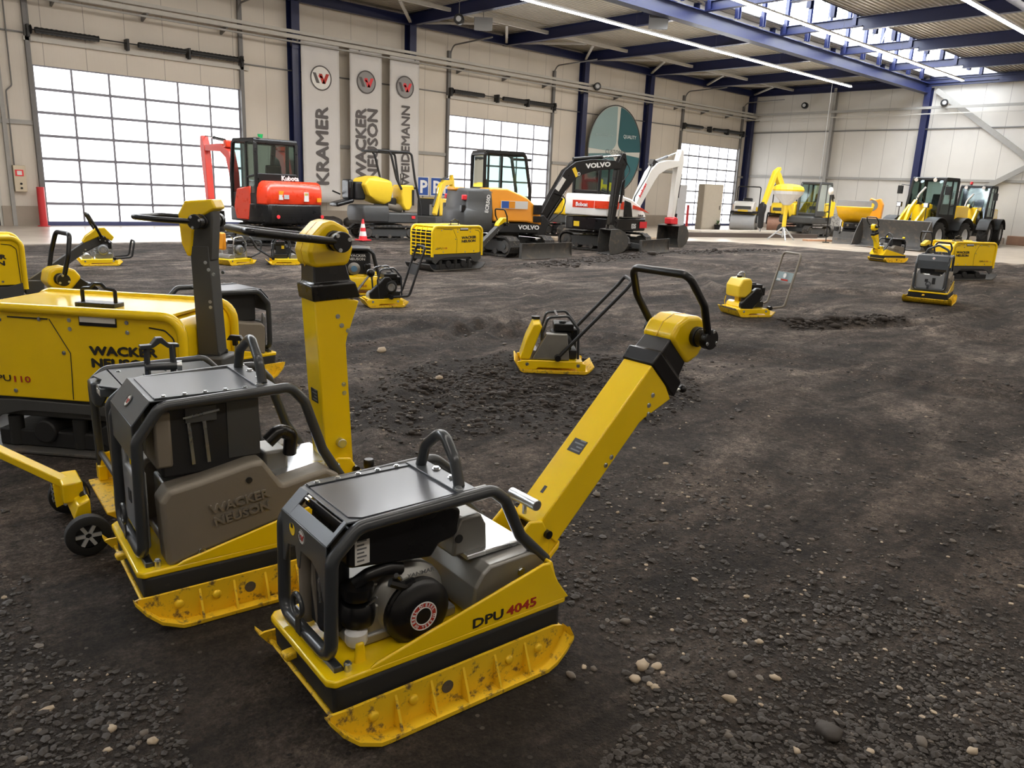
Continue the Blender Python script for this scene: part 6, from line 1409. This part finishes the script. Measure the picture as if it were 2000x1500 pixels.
# ------------------------------------------------------------------ parking signs
PBL = mat('parking_blue', (.015, .07, .32), .45)
for k, (x, y) in enumerate(((18.55, 25.3), (19.18, 25.3), (19.68, 25.3))):
    r = thing('parking_sign', ('blue and white P parking sign, left of three behind the small yellow excavator', 'blue and white P parking sign, middle of the three', 'blue and white P parking sign, right of three at the edge of the middle door')[k], 'parking sign', (x, y, 0), -12, 'parking signs on posts')
    g = MB(); g.cyl((0, .0, 0), (0, 0, 1.75), .025, n=8); g.cyl((0, 0, 0), (0, 0, .04), .2, n=16); g.build('post', MGR, r)
    g = MB(); g.box(-.24, .24, -.045, -.02, 1.2, 1.92); pn = g.build('panel', STW, r); g = MB(); g.box(-.21, .21, -.05, -.044, 1.23, 1.89); g.build('blue_field', PBL, pn)
    text('P', .66, INKW, pn, (-.15, -.052, 1.32), (1, 0, 0), (0, 0, 1), .95, .03, .003)
# ------------------------------------------------------------------ cabinet, tall panel by third door
r = thing('switch_cabinet', 'tall beige switch cabinet in front of the third door', 'cabinet', (35.3, 23.3, 0), -25)
g = MB(); g.box(-.55, .55, -.3, .3, 0, 2.25); cb = g.build('body', mat('cabinet_beige', (.46, .41, .33), .5, var=.06), r, .02); g = MB(); g.box(-.52, .50, -.315, -.3, .06, 2.19); dr = g.build('cabinet_door', mat('cabinet_beige', (.46, .41, .33)), cb if False else r, .008); g = MB(); g.box(.40, .43, -.335, -.315, 1.0, 1.2); g.build('door_handle', BLK, dr)
b = MB(); b.box(-.25, .25, -.1, .1, 0, 2.15); o = tag(b.build('grey_pillar', mat('pillar_grey', (.42, .42, .43), .6, var=.08), bevel=.02), 'plain light grey upright pillar beside the beige switch cabinet', 'pillar'); o.location = (33.2, 23.6, 0); o.rotation_euler = (0, 0, R(-25))
# potted plants
for k, (x, y) in enumerate(((36.1, 23.7), (35.3, 22.7))):
    r = thing('potted_plant', ('leafy green plant in a dark pot right of the beige cabinet', 'small low plant at the foot of the beige cabinet')[k], 'plant', (x, y, 0), 0)
    g = MB(); g.lathe([(.12, 0), (.17, .25), (.18, .26), (.15, .26), (.14, .22), (0.01, .22)], n=16); g.build('pot', BLKM, r); g = MB(); rnd = random.Random(4+k)
    for i in range(26 if k == 0 else 18):
        a = rnd.uniform(0, 6.28); el = rnd.uniform(.4, 1.4); l = rnd.uniform(.25, .55)*(1 if k == 0 else .7); d = V((math.cos(a)*math.cos(el), math.sin(a)*math.cos(el), math.sin(el))); s_ = V((-math.sin(a), math.cos(a), 0)); b0 = V((0, 0, .24))
        m1_ = b0+d*l*.5+V((0, 0, .03)); t_ = b0+d*l-V((0, 0, .05)); g.add([b0, m1_+s_*.03, t_, m1_-s_*.03, m1_+V((0, 0, -.008))], [(0, 1, 4), (1, 2, 4), (2, 3, 4), (3, 0, 4)])
    g.build('foliage', mat('leaf_green', (.05, .10, .03), .5, var=.3), r)
# door control box on the left wall
r = thing('door_control_box', 'beige door control box with red button next to the grey door', 'control box', (5.13, YW-.04, 1.05), 0)
g = MB(); g.box(-.16, .14, -.13, .03, -.1, .62); cb = g.build('housing', mat('box_beige', (.55, .47, .34), .5), r, .01); g = MB(); g.box(-.12, .08, -.15, -.13, .33, .50); rb = g.build('red_frame', REDK, cb); g = MB(); g.box(-.08, .04, -.155, -.15, .36, .47); g.build('button', STW, rb)
for z in (.0, .12): g = MB(); g.cyl((.0, -.13, z), (0, -.16, z), .03, n=12); g.build('black_knob', BLK, cb)
g = MB(); g.tube([(-.1, -.02, .62), (-.1, -.02, 2.6), (.05, -.02, 2.75), (.05, -.02, 5.0)], .018, 6, rad=.1); g.build('conduit', POST, r)
# black sacks by the wall
for k, (x, w_) in enumerate(((14.6, .5), (15.6, .42))):
    g = MB(); g.ball((0, 0, .16), (w_, .3, .22), 14, 8); o = tag(g.build('black_sack', mat('sack_black', (.03, .025, .022), .5, bump=.6, bscale=6)), ('dark sack lying at the wall base below the left banner', 'dark sack lying at the wall base below the middle banner')[k], 'sack'); o.location = (x, 25.5, 0); mod = o.modifiers.new('d', 'DISPLACE'); tx = bpy.data.textures.new('t%d' % k, 'CLOUDS'); tx.noise_scale = .25; mod.texture = tx; mod.strength = .12; mod.mid_level = .5
# timber planks / kerbs on the concrete
WD = mat('timber', (.34, .26, .18), .7, var=.2, vscale=6); STEELB = mat('beam_brown', (.09, .07, .06), .6, .3, var=.2)
for k, (a, b_, w_, h_, m_, lab) in enumerate((((18.6, 18.2), (23.4, 17.6), .35, .12, WD, 'long pale timber plank lying on the floor behind the black boom'), ((26.0, 19.2), (34.5, 17.0), .25, .18, STEELB, 'long dark steel beam lying on the floor in front of the third door'), ((28.5, 19.5), (35.5, 18.6), 1.0, .22, mat('slab_pale', (.50, .45, .38), .8, var=.1), 'pale concrete slab under the breaker at the far end'), ((31.4, 15.9), (32.9, 15.4), .3, .06, mat('board_orange', (.45, .24, .13), .7), 'flat reddish board on the floor left of the dumper'))):
    a = V((*a, 0)); b_ = V((*b_, 0)); L = (b_-a).length; o = MB(); o.box(-L/2, L/2, -w_/2, w_/2, 0, h_); o = tag(o.build(('timber_plank', 'steel_beam', 'concrete_slab', 'flat_board')[k], m_, bevel=.01), lab, ('plank', 'beam', 'slab', 'board')[k]); o.location = ((a+b_)/2) + V((0, 0, .0)); o.rotation_euler = (0, 0, math.atan2(b_.y-a.y, b_.x-a.x))
b = MB(); b.box(-.35, .0, -7, 0, 0, .42); o = struct(b.build('trim_90', mat('rubble_brick', (.26, .15, .10), .9, var=.3, vscale=4, bump=1., bscale=12), bevel=.03)); o.location = (XW, 11.6, 0)
# loudspeakers / cameras under the roof
def spk(label, p, aim):
    r = thing('loudspeaker', label, 'loudspeaker', p, aim)
    g = MB(); g.lathe([(.13, -.16), (.17, -.1), (.17, .12), (.14, .16)], (0, 0, 0), (1, 0, 0), 18); h_ = g.build('housing', BLK, r); g = MB(); g.lathe([(.09, .165), (.05, .15), (.045, .17)], (0, 0, 0), (1, 0, 0), 16); g.build('cone', LGR, h_); g = MB(); g.bar((-.1, 0, 0), (-.46, .0, .05), .04, .04); g.cyl((0, 0, .15), (0, 0, 7.8-p[2]), .015, n=6) if p[2] > 7 else None; g.build('bracket', POST, r)
spk('small black loudspeaker beside the blue column left of the oval sign', (28.6, 25.55, 6.35), 230); spk('small black loudspeaker high on the far right wall, left one', (42.6, 22.6, 6.75), 190); spk('small black loudspeaker right of the blue corner column', (42.6, 15.35, 6.55), 200); spk('small black roof fan with a light near the top centre, in loudspeaker shape', (17.7, 22.2, 7.05), 225)  # the last one stands for a roof fan with a light
def fan(label, p, rz):
    r = thing('air_heater', label, 'heater', p, rz); r.scale = (.75, .7, .7)
    g = MB(); g.loft([[(-.3, -.3*s, .2*s), (-.3, .3*s, .2*s), (-.3, .3*s, -.2*s), (-.3, -.3*s, -.2*s)] if k == 0 else [(.3, -.45, .3), (.3, .45, .3), (.3, .45, -.3), (.3, -.45, -.3)] for k, s in ((0, 1), (1, 1))]); g.build('housing', mat('heater_grey', (.17, .17, .17), .45, .3), r, .02)
    g = MB(); g.cyl((0, 0, .2), (0, 0, 1.2), .02, n=6); g.build('hanger', POST, r)
fan('grey air heater hanging from the roof near the top centre', (18.6, 22.0, 7.0), 230); fan('grey air heater hanging under the blue girder at the top edge', (21.6, 16.9, 6.95), 230)
# hanging cord
b = MB(); b.cyl((0, 0, 0), (0, 0, 6.2), .012, n=5); o = tag(b.build('pull_cord', LGR), 'thin pale cord hanging from the roof to the floor before the far wall', 'cord'); o.location = (38.6, 19.2, 1.0)
# ------------------------------------------------------------------ stones
rnd = random.Random(7)
PEB = [mat('pebble_pale', (.42, .34, .25), .75, var=.2, vscale=30), mat('pebble_grey', (.13, .11, .092), .75, var=.25, vscale=30), mat('pebble_dark', (.040, .033, .028), .7, var=.25, vscale=30)]
ico = bmesh.new(); bmesh.ops.create_icosphere(ico, subdivisions=2, radius=1); IV = [v.co.copy() for v in ico.verts]; IF = [[v.index for v in f.verts] for f in ico.faces]; ico.free()
ico = bmesh.new(); bmesh.ops.create_icosphere(ico, subdivisions=1, radius=1); IV1 = [v.co.copy() for v in ico.verts]; IF1 = [[v.index for v in f.verts] for f in ico.faces]; ico.free()
def stone_verts(V_, r, sd):
    sc = V((r*rnd.uniform(.8, 1.3), r*rnd.uniform(.65, 1.), r*rnd.uniform(.4, .65))); rz = Matrix.Rotation(rnd.uniform(0, 6.28), 3, 'Z'); o = V((sd, sd*1.3, 0))
    return [rz @ V([(v*(1+.45*noise.noise(v*1.7+o)))[i]*sc[i] for i in range(3)]) for v in V_]
def ground(px, py):
    d = cf_ + cr_*((px-1000)/1515.444) - cu_*((py-750)/1515.444); t = -1.6/d.z; return V((0, 0, 1.6))+d*t
big = [(1255, 1298, .030, 0), (1282, 1297, .022, 0), (1240, 1326, .025, 0), (1270, 1334, .013, 0), (1280, 1340, .014, 0), (1425, 1364, .020, 0), (1484, 1249, .018, 0), (1222, 1212, .022, 1), (1115, 1320, .022, 1), (1141, 1303, .012, 0), (1160, 1307, .014, 1), (1620, 1435, .045, 2), (1556, 1467, .014, 0), (1372, 1408, .014, 1), (1424, 1436, .016, 1), (1800, 1447, .022, 1), (1900, 1465, .018, 0), (1700, 1466, .014, 0), (1273, 1276, .013, 1), (1272, 1387, .012, 1), (218, 1424, .020, 0), (256, 1460, .014, 1), (298, 1447, .018, 0), (210, 1462, .010, 0), (282, 1431, .014, 1), (40, 1478, .018, 1), (33, 1423, .014, 1), (745, 690, .05, 0), (858, 739, .035, 0), (1515, 1320, .016, 0), (1430, 1315, .02, 1), (1690, 1198, .02, 1), (1165, 962, .03, 1), (1500, 983, .025, 1), (1561, 1066, .012, 0), (1207, 995, .012, 0), (985, 672, .03, 1)]
for k, (px, py, r_, c) in enumerate(big):
    p = ground(px, py); me_ = bpy.data.meshes.new('pebble'); me_.from_pydata(stone_verts(IV, r_, k), [], IF); me_.shade_smooth(); me_.materials.append(PEB[c]); o = bpy.data.objects.new('pebble', me_); COL.objects.link(o); o.location = (p.x, p.y, hgt(p.x, p.y)+r_*.3)
    tag(o, '%s stone lying loose on the dark ground among the gravel' % ('pale sandy', 'greyish brown', 'large dark')[c], 'stone', 'loose %s stones on the ground' % ('pale', 'grey', 'dark')[c])
def scatter(name, n, f, m, lab, sizes, VV, FF):
    vs = []; fs = []; k = 0; tries = 0
    while k < n and tries < n*30:
        tries += 1; px = rnd.uniform(-60, 2060); py = rnd.uniform(*f); p = ground(px, py); q = noise.noise(V((p.x*.9, p.y*.9, 11))) + .5*noise.noise(V((p.x*3, p.y*3, 12))); lo = loose(p.x, p.y)
        if in_flat(p.x, p.y) or rnd.random() > .12 + max(0, q)*1.1 + lo*.35: continue
        r_ = sizes[0]*math.exp(rnd.gauss(0, .45)); r_ = min(r_, sizes[1])
        b = len(vs); z = hgt(p.x, p.y)+r_*.12
        for v in stone_verts(VV, r_, k*.37): vs.append((v.x+p.x, v.y+p.y, v.z+z))
        fs += [[b+i for i in t] for t in FF]; k += 1
    me_ = bpy.data.meshes.new(name); me_.from_pydata(vs, [], fs); me_.materials.append(m); o = bpy.data.objects.new(name, me_); COL.objects.link(o); o['kind'] = 'stuff'; o['label'] = lab; o['category'] = 'gravel'; return o
scatter('gravel', 7500, (1000, 1560), PEB[2], 'dark gravel scattered over the ground in the foreground', (.0075, .022), IV1, IF1)
scatter('gravel', 900, (900, 1560), PEB[1], 'greyish gravel scattered over the ground in the foreground', (.006, .016), IV1, IF1)
scatter('gravel', 2600, (520, 1050), PEB[1], 'small grey stones scattered over the middle ground', (.008, .028), IV1, IF1)
scatter('gravel', 2600, (600, 1250), PEB[2], 'dark crumbs of soil and stone over the middle ground', (.010, .026), IV1, IF1)
scatter('gravel', 650, (540, 1400), PEB[0], 'small pale stones scattered over the ground', (.0065, .018), IV1, IF1)
# clods on the loose mound
vs = []; fs = []
for k in range(5200):
    if k % 3: x = rnd.gauss(4.5, .85); y = rnd.gauss(4.45, .58)
    else:
        s_ = rnd.choice((((9.8, 5.0), (11.6, 4.4), .12), ((11.6, 11.9), (17.5, 13.2), .2), ((17.5, 13.6), (24, 13.0), .2))); t = rnd.random(); x = s_[0][0]+(s_[1][0]-s_[0][0])*t+rnd.gauss(0, s_[2]); y = s_[0][1]+(s_[1][1]-s_[0][1])*t+rnd.gauss(0, s_[2])
    if loose(x, y) < .35 or in_flat(x, y): continue
    r_ = (.014 if k % 3 else .028)*math.exp(rnd.gauss(0, .45)); b = len(vs); z = hgt(x, y)+r_*.1
    for v in stone_verts(IV1, r_, k*.31): vs.append((v.x+x, v.y+y, v.z+z))
    fs += [[b+i for i in t] for t in IF1]
me_ = bpy.data.meshes.new('soil_clods'); me_.from_pydata(vs, [], fs); me_.shade_smooth(); me_.materials.append(mat('clod_dark', (.035, .027, .022), .9, var=.4, vscale=9)); o = bpy.data.objects.new('soil_clods', me_); COL.objects.link(o); o['kind'] = 'stuff'; o['label'] = 'dark loosened soil clods in the middle of the hall'; o['category'] = 'soil'
